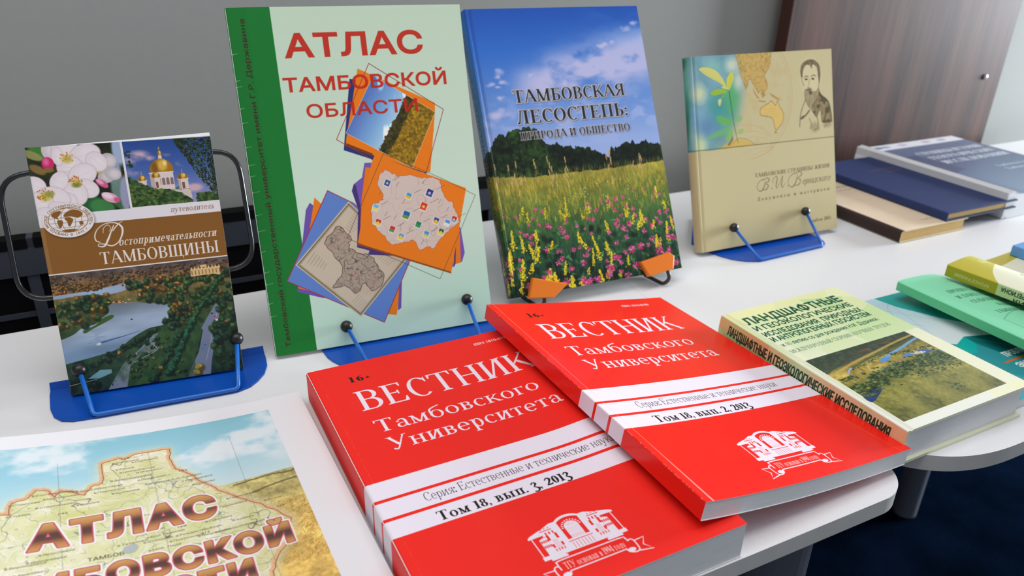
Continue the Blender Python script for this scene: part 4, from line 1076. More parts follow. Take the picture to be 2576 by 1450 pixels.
def art_manuscripts():
    """cream hardcover: plant fading into an old world map, sketch of a bearded man; 16 mm spine left of x = 0"""
    cv = Canvas(243, 231, 4.0, x0=-18, bg=(196, 182, 138))
    g = np.random.default_rng(12)
    n1, n2 = cv.noise(30, 4, 81), cv.noise(70, 3, 82)
    cv.over(smooth(n2, .3, .8)*.22, (190, 170, 120))
    cv.over(smooth(-cv.X, -2, 4)*.35, (196, 150, 104))
    top = smooth(110-cv.Y, -.3, .3)
    edge = np.interp(cv.Y, [0, 35, 76, 106], [76, 78, 68, 46])
    gm = top*smooth(edge-cv.X+(n1-.5)*14, -14, 14)
    pic = np.clip(np.stack([.30+.35*n1+.0*n2, .52+.22*n1, .50+.45*(n2-.5)+.1*n1], -1), 0, 1).astype(np.float32)
    cv.paste(pic, gm)
    for x, y, a, b, r, c, al in ((-12, 40, 12, 60, 0, (60, 150, 120), .7), (10, 42, 12, 12, 0, (214, 214, 160), .8), (8, 104, 11, 16, 0, (206, 210, 150), .8), (-12, 80, 6, 34, .1, (30, 90, 70), .8), (-14, 6, 8, 10, .4, (30, 84, 50), .9), (58, 52, 14, 26, .1, (70, 170, 80), .7), (36, 62, 16, 22, 0, (60, 150, 130), .6), (20, 82, 18, 14, 0, (80, 120, 160), .6), (62, 12, 12, 10, 0, (226, 222, 190), .7), (46, 100, 18, 12, 0, (110, 140, 160), .5), (70, 32, 8, 12, 0, (220, 210, 190), .6), (2, 26, 10, 20, 0, (140, 170, 180), .6), (34, 12, 16, 10, .3, (150, 196, 170), .6)):
        m = np.clip(1.3-np.sqrt((((cv.X-x)*math.cos(r)+(cv.Y-y)*math.sin(r))/a)**2+((-(cv.X-x)*math.sin(r)+(cv.Y-y)*math.cos(r))/b)**2), 0, 1)
        cv.over(m*al*top*np.clip(gm*1.4, 0, 1), c)
    # hemisphere of an antique map
    hemi = ((cv.X-82)/73.5)**2+((cv.Y-48)/78)**2
    cv.over(np.clip(1-abs(np.sqrt(hemi)-1)/.016, 0, 1)*smooth(cv.X, 70, 100)*.5, (196, 140, 90)); cv.over(np.clip(1-abs(np.sqrt(hemi)-.945)/.006, 0, 1)*smooth(cv.X, 76, 100)*.5, (176, 130, 80))
    hm = (hemi < .9)*smooth(cv.X, 70, 90)*top
    cv.over(hm*smooth(cv.noise(8, 3, 83), .48, .7)*.18, (190, 150, 90))
    asia = np.array([(68, 0), (72, 14), (74.2, 24.7), (78, 33), (81.3, 41.8), (84, 38), (86, 31), (89, 29.7), (93, 36), (97.9, 42.9), (101, 48), (104, 44), (109.9, 46), (114, 44), (116.1, 40), (113, 34), (111.5, 26.7), (118, 20), (122, 12), (124, 0)])
    cv.fill(asia, (196, 160, 84), .85); am = cv.mask(asia)
    for cell, sd in ((8, 84), (4, 85)): cv.over(am*np.clip(1-abs(cv.noise(cell, 2, sd)-.5)/.035, 0, 1)*.6, (130, 92, 40))
    cv.line(asia, .6, (140, 100, 44), .8)
    for P in ([(92, 40), (97, 48), (102, 54), (99, 54), (94, 47)], [(104, 47), (110, 45), (112, 51), (107, 54)], [(118, 48), (128, 53), (136, 58), (132, 58), (122, 53)], [(100, 56), (112, 58), (112, 59.5), (101, 58)], [(114, 30), (116, 36), (115, 41), (113, 36)]):
        cv.fill(np.array(P, float), (176, 128, 60), .85)
    aus = spline([(102.6, 67.6), (110, 63), (116, 61), (120.9, 58.2), (124, 61), (127.7, 64.1), (130.9, 58.9), (134, 66), (138, 71), (140, 76.9), (138, 85.4), (132, 91), (127, 94), (124.5, 90), (122.4, 80.9), (115.5, 77.2), (108, 75.5), (102.9, 74.1)], 5, True)
    cv.fill(aus, (214, 178, 98), .9); cv.line(aus, .7, (136, 98, 44), .9, closed=True); cv.fill(ellipse(126, 97, 1.6, 1.2), (150, 110, 50))
    for k in range(4): cv.line([(108+g.random()*6, 68+k*3), (128, 69+k*3)], .25, (160, 120, 60), .6)
    for k in range(5): cv.line(spline([(70, 84+k*9), (92, 86+k*7), (112+k*2, 96+k*5), (126-k*4, 108+k*4)]), .3, (160, 120, 70), .5)
    cv.fill(np.concatenate([spline([(34, 110), (48, 104), (66, 100), (82, 104), (92, 110)], 5)]), (206, 170, 80), .8); cv.line(spline([(56, 106), (66, 99.5), (80, 102), (92, 109)]), .5, (130, 96, 50), .7)
    cv.fill(np.array([(48, 106), (54, 100), (57, 95), (58, 100), (52, 107)]), (120, 88, 50), .7)
    # plant
    cv.stroke(spline([(55.4, 42.3), (57.5, 60), (60, 80), (63.5, 97), (65, 105)]), np.linspace(1.1, .5, 33), (70, 64, 52))
    for P, c in (([(51, 37), (40, 31), (22, 22), (12.6, 14.2), (24, 13), (38, 18), (47, 28)], (206, 200, 110)), ([(52.5, 37), (53, 28), (58, 22), (62.1, 20), (63.5, 27), (60, 34), (55.6, 41)], (204, 196, 76)), ([(52, 43), (42, 45), (33, 46), (27.5, 43), (36, 39), (46, 39.5)], (150, 180, 50)), ([(51, 44), (45, 50), (39, 53), (36, 58), (44, 48)], (120, 170, 60)), ([(39.6, 59), (38, 52), (43, 51), (42, 56)], (206, 200, 130)), ([(54, 40), (48, 39), (44, 37), (50, 36)], (206, 206, 90))):
        cv.fill(spline(P, 6, True), c)
    cv.line([(14, 15), (50, 36)], .3, (170, 160, 80), .7); cv.line([(60, 24), (54, 40)], .35, (150, 140, 50), .8)
    for P, c, a in (([(60, 78), (50, 74), (38, 70), (34, 74), (44, 82), (54, 82)], (104, 178, 70), .7), ([(60, 84), (44, 86), (28, 90), (16.1, 97), (30, 96), (48, 92)], (110, 180, 90), .6), ([(58, 90), (50, 92), (46, 100), (54, 98)], (110, 190, 70), .7), ([(62, 76), (70, 72), (74, 76), (68, 80)], (120, 180, 90), .6), ([(64, 92), (70, 88), (76, 90), (70, 95)], (130, 180, 80), .5)):
        cv.fill(spline(P, 6, True), c, a)
    # sketch portrait of a bearded man in a coat (sepia pencil)
    sep = (70, 52, 30)
    cv.splat(188, 34, 17, 24, (214, 200, 156), .5, .5)
    hair = cv.mask(spline([(171.5, 32), (171, 22), (176, 15), (186, 11.5), (196, 13), (203.5, 20), (204.5, 32), (202, 42), (200.5, 33), (198.5, 22), (192, 18), (190, 23), (187, 19), (181, 18), (175.5, 24), (174, 32)], 6, True))
    tn = fbm(cv.H, cv.W, 8, 3, 86, ax=.6, ay=2.2)
    cv.over(hair*(.35+.6*tn), sep)
    for P, w in (([(172.5, 26), (173, 36), (176.5, 44)], .8), ([(203, 30), (201.5, 42), (200, 50)], .9), ([(186, 35), (184, 42), (182.6, 45.4), (186, 46.4)], .6), ([(176.6, 33.2), (180, 31.6), (184, 33.0)], 1.1), ([(188, 32.8), (193, 31), (197, 33)], 1.1)):
        cv.stroke(spline(P), w, sep, .75)
    for x in (180, 191.5): cv.splat(x, 35.6, 2.7, 1.2, sep, .8, .5); cv.splat(x, 35.6, .9, .9, (30, 22, 14), .9, .3)
    cv.splat(184, 48.6, 5, 1.8, sep, .65, .6); cv.splat(186.5, 52.6, 2.6, 2.2, (40, 30, 18), .7, .6)
    beard = cv.mask(spline([(177, 48), (176, 56), (179, 66), (186, 73), (192, 68), (197, 58), (200, 48), (195, 51), (188, 50), (182, 50)], 6, True))
    cv.over(beard*(.1+.5*tn), sep)
    coat = cv.mask(spline([(201, 48), (205, 56), (214, 62), (219, 70), (222, 90), (212, 92), (204, 90), (202, 76), (195, 84), (188, 70), (195, 62), (199, 54)], 6, True))
    cv.over(coat*(.25+.7*tn), (96, 74, 38)); cv.over(coat*smooth(cv.noise(7, 3, 87), .5, .65)*.6, (52, 40, 22))
    for P, w in (([(178, 60), (172, 70), (168, 80), (166, 94)], 1.2), ([(200, 52), (207, 58), (217, 66), (221, 80), (222, 92)], 1.4), ([(170, 82), (177, 80), (184, 74)], 2.2), ([(168, 84), (174, 82)], 2.6), ([(186, 72), (192, 80), (197, 86), (198, 100)], 1.1), ([(208, 88), (214, 78), (217, 70)], 1.6), ([(183, 84), (186, 92), (184, 98)], 1.0), ([(212, 94), (208, 98)], .8), ([(196, 98), (190, 100)], 1)):
        cv.stroke(spline(P), w, sep, .7)
    cv.splat(192, 96, 7, 6, (110, 86, 50), .35, .9); cv.splat(214, 94, 7, 4, (110, 86, 50), .35, .9)
    # rule and words
    cv.line([(-18, 108.3), (226, 110.9)], .8, (92, 80, 40))
    ink = (84, 70, 46)
    cv.fill(TIMES.text('ТАМБОВСКИЕ СТРАНИЦЫ ЖИЗНИ', 88.8, 149.4, 4.9, 126.4), ink, .9)
    def pen(P, w):
        q = spline(P, 8); cv.fill(ribbon(q, np.interp(np.linspace(0, 1, len(q)), np.linspace(0, 1, len(w)), w)), ink, .9)
    def cap_v(x, y, k):
        pen([(x+10*k, y-14*k), (x+8*k, y-7*k), (x+4*k, y-1*k), (x-1*k, y+1*k), (x-6*k, y-3*k), (x-5*k, y-10*k), (x+2*k, y-15*k), (x+12*k, y-16.5*k)], [.5, 1, 1.4, .8, .6, .6, .6, .4])
        pen([(x+4*k, y-14.5*k), (x+14*k, y-17*k), (x+17*k, y-13*k), (x+10*k, y-8.5*k), (x+15*k, y-6.5*k), (x+12*k, y-1*k), (x+5*k, y)], [.4, .7, 1.2, .5, .9, 1.1, .5])
    cap_v(97, 166.5, .85); cv.fill(ellipse(115, 166, .7, .7), ink); cap_v(149, 166.8, 1.0)
    pen([(118, 160), (117.5, 156), (121, 152.5), (125, 152.6), (123.6, 159), (122.6, 164), (123.6, 166.6), (127.5, 162), (132, 154.5), (134.5, 152)], [.4, .5, .6, .8, 1.3, 1.0, .5, .5, .5, .4]); pen([(134.5, 152), (132.4, 159), (131.4, 164.4), (132.6, 166.4), (135.5, 164.6), (138, 161.5)], [.6, 1.3, 1.1, .7, .5, .3]); cv.fill(ellipse(142, 166, .7, .7), ink)
    cv.fill(Serif(.13, .05, sf=.05, w=.85).text('ернадского', 166.5, 166.4, 8.6, 48, slant=.45), ink, .9)
    cv.fill(TIMES.text('Документы и материалы', 91, 179, 4.4, 123, track=.32), ink, .9)
    cv.fill(TIMES.text('Тамбов 2013', 174.5, 217.6, 4.4, 40), ink, .9)
    return cv

def art_proceedings():
    """thick hardcover, pale yellow-green with angular facets, aerial photo; 34 mm spine left of x = 0"""
    cv = Canvas(186.7, 198.6, 5.0, x0=-43, bg=(228, 234, 190))
    g = np.random.default_rng(21)
    cv.paste(cv.grad([(0, (234, 234, 176)), (60, (214, 228, 176)), (95, (232, 236, 204)), (198, (238, 238, 226))]), np.ones((cv.H, cv.W), np.float32))
    for P, c, a in (([(0, 0), (60, 0), (40, 24), (0, 12)], (240, 238, 180), .8), ([(86, 6), (132, 18), (110, 44), (90, 26)], (186, 216, 150), .6), ([(130, 0), (144, 0), (144, 24), (118, 12)], (236, 240, 196), .7), ([(78, 70), (144, 40), (144, 94), (80, 94)], (190, 220, 150), .5), ([(0, 24), (16, 40), (8, 92), (0, 94)], (240, 240, 208), .7), ([(30, 86), (60, 66), (80, 94), (30, 94)], (216, 230, 176), .7), ([(126.5, 100), (144, 94), (144, 198), (126.5, 198)], (240, 238, 206), .8), ([(100, 190), (144, 190), (144, 198), (96, 198)], (244, 240, 190), .6)):
        cv.fill(np.array(P, float), c, a)
    sp = smooth(-cv.X-5, .3, .8)
    cv.paste(cv.grad([(0, (222, 214, 150)), (20, (206, 220, 150)), (60, (226, 186, 130)), (95, (206, 220, 160)), (130, (236, 196, 150)), (160, (222, 220, 170)), (198, (240, 200, 150))]), sp)
    for k in range(9):
        y = k*24; cv.fill(np.array([(-43, y), (-5.2, y+14), (-5.2, y+24), (-43, y+10)]), [(196, 216, 150), (236, 190, 140), (226, 224, 170)][k % 3], .45)
    dg = (10, 84, 62)
    cv.fill(sans('ЛАНДШАФТНЫЕ', 5.0, 25.8, 11.8, 120.5, bold=.048), dg); cv.fill(sans('И ГЕОЭКОЛОГИЧЕСКИЕ', 3.6, 37.8, 7.6, 122.5, bold=.040), dg)
    cv.fill(sans('ИССЛЕДОВАНИЯ  ПРИРОДНЫХ', 3.6, 49.2, 7.2, 123, bold=.040), dg); cv.fill(sans('И АНТРОПОГЕННЫХ ГЕОСИСТЕМ', 3.4, 59.0, 7.2, 122.6, bold=.040), dg)
    cv.fill(sans('(к 80-летию со дня рождения Н.И. Дудника)', 3.4, 68.6, 5.4, 121.5, bold=.02), (22, 90, 70)); cv.fill(ROMAN.text('МЕЖДУНАРОДНЫЙ СБОРНИК НАУЧНЫХ ТРУДОВ', 3.0, 80.4, 5.2, 123), (60, 110, 90))
    cv.fill(sans('ЛАНДШАФТНЫЕ И ГЕОЭКОЛОГИЧЕСКИЕ ИССЛЕДОВАНИЯ', -18.8, 12, 9, 174, bold=.038, rot=math.pi/2), (16, 62, 48))
    # aerial photo
    bx = ((cv.X > 3.0) & (cv.X < 126.3) & (cv.Y > 94) & (cv.Y < 189)).astype(np.float32)
    n1, n2, n3 = cv.noise(3, 3, 91), cv.noise(18, 4, 92), cv.noise(1.6, 2, 93)
    base = cv.grad([(94, (70, 78, 70)), (104, (60, 74, 56)), (116, (150, 138, 74)), (126, (186, 160, 84)), (140, (150, 140, 70)), (160, (140, 138, 70)), (189, (112, 112, 56))])
    cv.paste(np.clip(base*(.45+.55*n1+.45*n2+.1*n3)[..., None], 0, 1).astype(np.float32), bx)
    lim = np.interp(cv.X, [3, 35, 71, 120, 127], [117, 111, 107, 101, 99]) + (n1-.5)*4
    cv.over(bx*smooth(lim-cv.Y, -.8, .8)*.85, (64, 78, 66)); cv.over(bx*smooth(lim-cv.Y, -.8, .8)*smooth(n1, .45, .75)*.6, (86, 98, 78))
    cv.over(bx*smooth(n2, .5, .6)*np.exp(-((cv.X-80)/22)**2-((cv.Y-102)/3)**2)*.8, (150, 90, 66)); cv.over(bx*np.exp(-((cv.X-45)/20)**2-((cv.Y-113)/2.4)**2)*.7*smooth(n1, .4, .6), (110, 62, 66))
    cv.stroke(spline([(3, 121), (20, 117), (40, 113), (70, 108.5), (100, 104), (126.4, 101)], 5), 2.4, (196, 168, 92), .8); cv.stroke(spline([(30, 119), (52, 114.5), (80, 111), (126.4, 104.5)], 5), 2.0, (80, 96, 58), .8)
    blu = (92, 138, 196)
    cv.stroke(spline([(126.4, 106.6), (112, 109.5), (98, 113), (82, 116), (72, 118.6), (63, 120.8)], 6), np.linspace(2.2, 3.4, 31), (120, 166, 206))
    cv.fill(spline([(60, 121.5), (66, 118.6), (73, 119), (72, 122.6), (64, 124)], 4, True), (90, 150, 206)); cv.fill(spline([(86, 122.6), (94, 121.6), (104, 124), (98, 126), (88, 125.4)], 4, True), blu); cv.fill(spline([(102, 122.4), (114, 124), (118, 127.6), (110, 130)], 4, True), (60, 96, 176)); cv.fill(spline([(96, 124), (104, 122.8), (112, 126.6), (104, 127.4)], 4, True), (222, 220, 210))
    cv.stroke(spline([(118, 128), (123, 130), (126, 131.5)], 4), 1.4, blu); cv.stroke(spline([(30, 118.5), (24, 121), (20, 124)], 4), 1.6, (150, 176, 206))
    for x, y, a, b in ((56, 131, 5, 2.0), (62, 134, 6, 2.4), (68, 131, 5, 1.6), (72, 136, 4, 1.6), (52, 134, 4, 1.4), (64, 139, 4, 1.4), (76, 130, 4, 1.4)): cv.splat(x, y, a, b, (84, 122, 190), .9, .25, .25)
    cv.splat(76, 129, 5, 1.2, (210, 196, 190), .7, .5, .2); cv.fill(spline([(3, 152), (10, 150), (20, 146.6), (27, 148), (25, 152), (16, 156.6), (3, 161)], 5, True), (40, 62, 120))
    keep = cv.a.copy()
    mass = bx*np.exp(-((cv.Y-np.interp(cv.X, [3, 30, 60, 90, 126], [148, 142, 138, 134, 138]))/7.5)**2)*smooth(n1*.5+n2*.5, .3, .55)
    cv.over(np.clip(mass*1.2, 0, .9), (92, 106, 62)); cv.over(np.clip(mass*1.2, 0, .9)*smooth(n3, .5, .8)*.5, (52, 66, 42))
    def bush(x, y, r):
        c = np.array([(86, 104, 56), (62, 86, 50), (110, 124, 72), (48, 70, 44)][g.integers(4)], float)
        cv.splat(x, y+r*.3, r*1.15, r*.8, c*.62, .7, .5); cv.splat(x-r*.2, y-r*.25, r*.85, r*.55, np.clip(c*1.3, 0, 255), .75, .7)
    for k in range(420):
        x = 3+123*g.random(); y = np.interp(x, [3, 30, 60, 90, 126], [147, 140, 137, 134, 137])+g.normal(0, 5.5)
        if 4 < x < 125.5 and y < 187: bush(x, y, .9+1.7*g.random()**2)
    for k in range(70): bush(5+18*g.random()*1.0, 126+4*g.random()+.2*k/7, .8)
    for k in range(60): x = 28+56*g.random(); bush(x, np.interp(x, [28, 84], [121, 112])+g.normal(0, .8), .7)
    for k in range(90): x = 78+48*g.random(); bush(x, np.interp(x, [78, 126], [117, 122])+g.normal(0, 1.3), .8)
    for k in range(120): bush(70+54*g.random(), 140+14*g.random(), .7+.6*g.random())
    for k in range(12): bush(80+10*g.random(), 170+8*g.random(), 1.2)
    cv.over(bx*smooth(cv.Y, 152, 165)*smooth(n2, .4, .7)*.35, (164, 148, 74)); cv.over(bx*smooth(cv.Y, 150, 170)*smooth(n3*n1, .3, .5)*.3, (70, 80, 40))
    cv.a = np.where(bx[..., None] > 0, cv.a, keep)
    return cv

def art_map_atlas():
    """big white folder with a printed region map over sky and wheat; x from -215 (left) to 0 (right edge)"""
    cv = Canvas(217, 300, 4.0, x0=-217, bg=(238, 236, 240))
    g = np.random.default_rng(33)
    bx = ((cv.X < -27.8) & (cv.Y > 16.6)).astype(np.float32)
    n1, n2, n3 = cv.noise(30, 5, 101, ax=1.6), cv.noise(9, 4, 102), cv.noise(2.2, 3, 103)
    cv.paste(cv.grad([(16, (140, 196, 212)), (50, (158, 208, 224)), (95, (206, 226, 230))]), bx)
    cl = smooth(n1*.8+n2*.2, .46, .66)
    cv.over(bx*cl*.85*smooth(100-cv.Y, 0, 40), (240, 242, 244))
    lim = np.interp(cv.X, [-217, -71, -50, -27], [97, 97, 95.4, 94.6])
    fm = bx*smooth(cv.Y-lim, -.4, .6)
    cv.paste(np.clip(cv.grad([(94, (196, 184, 118)), (125, (220, 196, 120)), (150, (236, 196, 110)), (300, (226, 178, 84))])*(.55+.5*n2+.35*n3)[..., None], 0, 1).astype(np.float32), fm)
    for P, w in (([(-70, 100), (-58, 98.5), (-46, 97.4), (-38, 97.6)], 1.6), ([(-38, 98), (-33, 98.6), (-28, 98.2)], 1.8), ([(-60, 112), (-50, 109.5), (-40, 107.6), (-28, 106.4)], 1.7)):
        q = spline(P, 6); cv.stroke(q+g.normal(0, .25, q.shape), w, (110, 96, 62), .8)
    for k in range(1500):
        y = 128+60*g.random()+100*(g.random() < .3); x = -27.9-45*g.random(); L = 2+3*g.random(); a = g.normal(-.9, .5)
        cv.stroke(np.array([(x, y), (x+L*.5*math.cos(a), y+L*.5*math.sin(a)), (x+L*math.cos(a), y+L*math.sin(a))]), .4, [(232, 196, 110), (190, 140, 52), (214, 172, 80), (160, 112, 44)][g.integers(4)], .7)
    cv.a[:, :][(cv.X > -27.8) & (cv.X <= 0)] = np.array((238, 236, 240))/255
    brd = np.array([(-217, 90), (-202.1, 87.1), (-198.5, 88), (-197.2, 76), (-190.4, 75.1), (-184.3, 66.4), (-177.9, 67.8), (-174.4, 75.7), (-171.4, 70.5), (-165, 73.2), (-158.6, 79.2), (-153.5, 71.1), (-147.3, 68.6), (-146.9, 46), (-140, 44), (-135.9, 42.3), (-133.2, 45.3), (-124.6, 41.2), (-103.3, 41.5), (-104.9, 53.6), (-102.9, 66.8), (-94.9, 75.3), (-89, 86.2), (-81.7, 97.1), (-73.6, 107.9), (-67.2, 114.5), (-57.7, 124.6), (-51.1, 132.6), (-42.9, 146.2), (-47.8, 165.4), (-58.1, 176.3), (-63.2, 187.7), (-66, 230), (-217, 300)])
    mid = np.concatenate([[a+(b-a)*t for t in (0, .25, .5, .75)] for a, b in zip(brd[:-1], brd[1:])])
    mid = mid+g.normal(0, .35, mid.shape)
    mm = bx*cv.mask(np.concatenate([mid, [(-217, 300)]]))
    halo = blur(mm, 22)*bx
    cv.over(np.clip(halo*1.5, 0, .75)*(1-mm), (222, 226, 196))
    cv.paste(np.clip(np.stack([.82+.2*n2-.05*n1, .81+.15*n2, .50+.44*n2], -1), 0, .96).astype(np.float32), mm)
    cont = cv.noise(26, 4, 104)
    cv.over(np.maximum(mm, halo*.6)*np.clip(1-abs(((cont*16) % 1)-.5)/.07, 0, 1)*.55, (150, 140, 96))
    cv.over(mm*np.clip(1-abs(cv.noise(34, 4, 105)-.5)/.006, 0, 1)*.8, (84, 84, 90)); cv.over(mm*np.clip(1-abs(cv.noise(28, 4, 106)-.5)/.006, 0, 1)*.7, (90, 110, 120))
    cv.over(mm*np.clip(1-abs(((cont*8) % 1)-.5)/.25, 0, 1)*.22, (206, 198, 90))
    cv.line(mid, 3.2, (236, 176, 128), .7); cv.line(mid+np.array([.6, 1.0]), .45, (96, 80, 66), .9)
    for x in (-172, -117, -62): cv.line([(x, 40), (x+3, 230)], .3, (120, 120, 120), .6)
    for y in (120, 200): cv.line([(-217, y), (-40, y-3)], .3, (120, 120, 120), .5)
    ink = (60, 56, 44)
    names = ['Спасская', 'Бол.Вердаба', 'Новоюрьево', 'Вторые', 'Староюрьево', 'Верх.Ярославка', 'Глазок', 'Сосновка', 'Подлесное', 'Ракша', 'Центральный', 'Моршанск', 'Александровка', 'Алгасово', 'Серповое', 'Иваньково', 'Отъяссы', 'Бол.Ломовис', 'Вернадовка', 'Пичаево', 'Гавриловка', 'Соколово', 'Кобяки', 'Никольское', 'Краснослободский', 'Рождественское', 'Платоновка', 'Столовое', 'Бол.Талинка', 'Горелое', 'Ярославка', 'Дмитриевка', 'Рассказово', 'Татаново', 'Салтыково', 'Осино', 'Пересыпкино', 'Нов. Ляда', 'Хмелёво', 'Воронцовка']
    spots = [(-196, 81), (-184, 74), (-178, 79), (-160, 90), (-182, 87), (-160, 76), (-197, 92), (-140, 84), (-150, 80), (-136, 58), (-134, 62), (-124, 65), (-140, 70), (-138, 50), (-126, 52), (-124, 74), (-120, 80), (-106, 80), (-98, 84), (-92, 90), (-82, 120), (-90, 131), (-74, 136), (-96, 143), (-86, 143), (-108, 138), (-112, 142), (-126, 138), (-124, 134), (-128, 128), (-180, 132), (-186, 137), (-104, 150), (-140, 136), (-64, 160), (-52, 124), (-74, 113), (-124, 146), (-192, 146), (-196, 139)]
    for t, (x, y) in zip(names, spots):
        cv.fill(sans(t, x, y, 1.7, len(t)*1.75, slant=.2, rot=-.02), ink, .85); cv.line(ellipse(x-1.4, y-.7, .6, .6, n=12), .25, ink, .9, closed=True)
    for t, x, y in (('182', -100, 72), ('118', -134, 46), ('186', -166, 75), ('142', -172, 96), ('168', -108, 130), ('213', -96, 141), ('215', -48, 133)): cv.fill(sans(t, x, y, 1.9, 5), ink, .85)
    cv.fill(sans('ТАМБОВ', -158, 144, 3.0, 19), ink); cv.fill(spline([(-139, 138), (-133, 136), (-131, 140), (-134, 144), (-139, 143)], 4, True), (170, 176, 186), .8)
    def title(polys, y0, y1):
        m = np.zeros((cv.H, cv.W), np.float32); r = cv.cov(polys); m[r[0]] = r[1]
        def grow(m, q):
            h = m.copy()
            for a in range(16): h = np.maximum(h, np.roll(np.roll(m, int(round(math.cos(a*.3927)*q*cv.k)), 1), int(round(math.sin(a*.3927)*q*cv.k)), 0))
            h[:, -90:] = 0
            return h
        cv.over(grow(grow(m, 1.0), .8), (244, 240, 240)); cv.over(grow(m, .85), (196, 82, 96))
        k = (y1-y0)
        cv.paste(cv.grad([(y0, (206, 160, 96)), (y0+.22*k, (190, 132, 76)), (y0+.45*k, (92, 58, 56)), (y0+.62*k, (100, 64, 58)), (y0+.85*k, (190, 128, 76)), (y1, (206, 150, 90))]), m)
    title(sans('АТЛАС', -186, 125.5, 21.5, 101, bold=.062, track=1.18), 103, 126)
    title(sans('ТАМБОВСКОЙ', -219, 167.5, 17.6, 173, bold=.062, track=1.16), 149, 168)
    title(sans('ОБЛАСТИ', -186, 191.5, 17.6, 113, bold=.062, track=1.16), 173, 192)
    return cv
def art_teal():
    cv = Canvas(146, 192, 4.0, bg=(200, 220, 226))
    cv.paste(cv.grad([(0, (176, 208, 218)), (40, (196, 218, 226)), (80, (222, 230, 234)), (100, (224, 232, 236))]), np.ones((cv.H, cv.W), np.float32))
    teal = (16, 150, 144)
    cv.fill(np.array([(54, 0), (146, 0), (146, 120), (110, 96), (80, 60), (60, 24)]), (20, 158, 150))
    cv.fill(np.array([(40, 112), (36, 98), (50, 108), (66, 97), (100, 110), (146, 150), (146, 192), (0, 192), (0, 180)]), (52, 150, 158))
    cv.fill(np.array([(36, 108), (66, 97), (64, 112), (48, 124), (30, 116)]), (16, 176, 170)); cv.fill(np.array([(66, 97), (69, 132), (120, 192), (146, 192), (146, 120)]), (10, 110, 112)); cv.fill(np.array([(66, 97), (70, 134), (64, 112)]), (30, 120, 120))
    cv.paste(cv.grad([(100, (60, 170, 176)), (170, (80, 180, 196)), (192, (60, 176, 196))]), smooth(-cv.X+cv.Y*.9-100, 0, 12)*smooth(cv.Y, 108, 120)*.7)
    cv.line([(66, 97), (146, 188)], .6, (60, 190, 190))
    for P in ([(20, 0), (70, 60), (146, 150)], [(76, 2), (48, 22), (20, 70)], [(10, 30), (50, 66)], [(56, 24), (36, 100)]): cv.line(P, .35, (70, 150, 170), .7)
    cv.fill(sans('ПРОБЛЕМЫ РЕГИОНА', 69, 140, 7, 74, bold=.07), (236, 240, 238)); cv.line([(56, 146.5), (146, 143)], 2.6, (216, 110, 60)); cv.fill(sans('ЭКОЛОГИИ', 62, 158, 7, 60, bold=.07), (236, 240, 238))
    return cv

def art_mint():
    cv = Canvas(160, 206, 4.0, x0=-14, bg=(140, 230, 184))
    cv.paste(cv.grad([(0, (98, 196, 138)), (206, (92, 190, 132))]), smooth(-cv.X, .2, .6))
    ink = (30, 80, 66)
    cv.fill(ROMAN.text('С. Н. Черных', 52, 22, 4, 30), ink, .8)
    for i, t in enumerate(('ПРОЦЕСС ФОРМИРОВАНИЯ', 'И ЛАНДШАФТНЫХ УСЛОВИЙ', 'СЕЛЬСКИХ СЕЛИТЕБНЫХ', 'КОМПЛЕКСОВ', 'ТАМБОВСКОЙ ОБЛАСТИ')):
        cv.fill(TIMES.text(t, 74, 44+i*12.5, 6.0, len(t)*5.0, align='c'), ink)
    cv.line(spline([(20, 104), (44, 96), (90, 90), (130, 96), (144, 102)]), .4, ink, .8); cv.line([(20, 104), (22, 190), (140, 190)], .4, ink, .8)
    for c in ((60, 140), (84, 126), (104, 150)):
        cv.line(ellipse(*c, 11, 9), .5, ink, .9, closed=True); cv.line(ellipse(*c, 9.4, 7.4), .4, ink, .9, closed=True)
    for k in range(12): cv.line([(96+k*.7, 108), (94+k*.9, 116)], .3, ink, .8)
    return cv

def art_olive():
    cv = Canvas(160, 206, 4.0, x0=-16, bg=(236, 234, 206))
    ol = (196, 184, 60)
    cv.fill(np.concatenate([[(-2, -1), (146, -1), (146, 10)], spline([(146, 12), (100, 16), (60, 22), (26, 34), (8, 46), (-2, 56)], 6)]), ol)
    cv.fill(np.array([(-16, 0), (-.2, 0), (-.2, 54), (-16, 54)]), (172, 160, 36)); cv.fill(np.array([(-16, 54), (-.2, 54), (-.2, 206), (-16, 206)]), (200, 214, 156))
    cv.fill(ROMAN.text('А.А. Козлов', 34, 19, 6.5, 46), (240, 238, 226)); 
    for i, t in enumerate(('ГНОСЕОЛОГИЧЕСКИЙ', 'БАЗИС РЕГИОНА')): cv.fill(sans(t, 40, 62+i*13, 7, 96 if i == 0 else 74, bold=.01), (50, 56, 50))
    cv.fill(sans('МОНОГРАФИЯ', -5.2, 46, 3.6, 36, rot=-math.pi/2), (228, 226, 196), .9)
    for i, (t, w) in enumerate((('ОСНОВАНИЯ И СОЗДАНИЯ', 116), ('СОЦИАЛЬНО-ЭКОНОМИЧЕСКОГО РАЗВИТИЯ РЕГИОНА', 138))): cv.fill(sans(t, -9.5+i*7.0, 196 if i else 188, 4.6, w, bold=.03, rot=-math.pi/2), (24, 34, 28))
    return cv

def art_flat(bg, words, w=150, h=240, ink=(150, 110, 70)):
    cv = Canvas(w+14, h, 3.0, x0=-14, bg=bg)
    n = cv.noise(20, 4, int(sum(bg))); cv.over(smooth(n, .4, .8)*.12, [min(255, c*1.15) for c in bg])
    for t, x, y, cap, wd in words: cv.fill(ROMAN.text(t, x, y, cap, wd), ink, .8)
    return cv

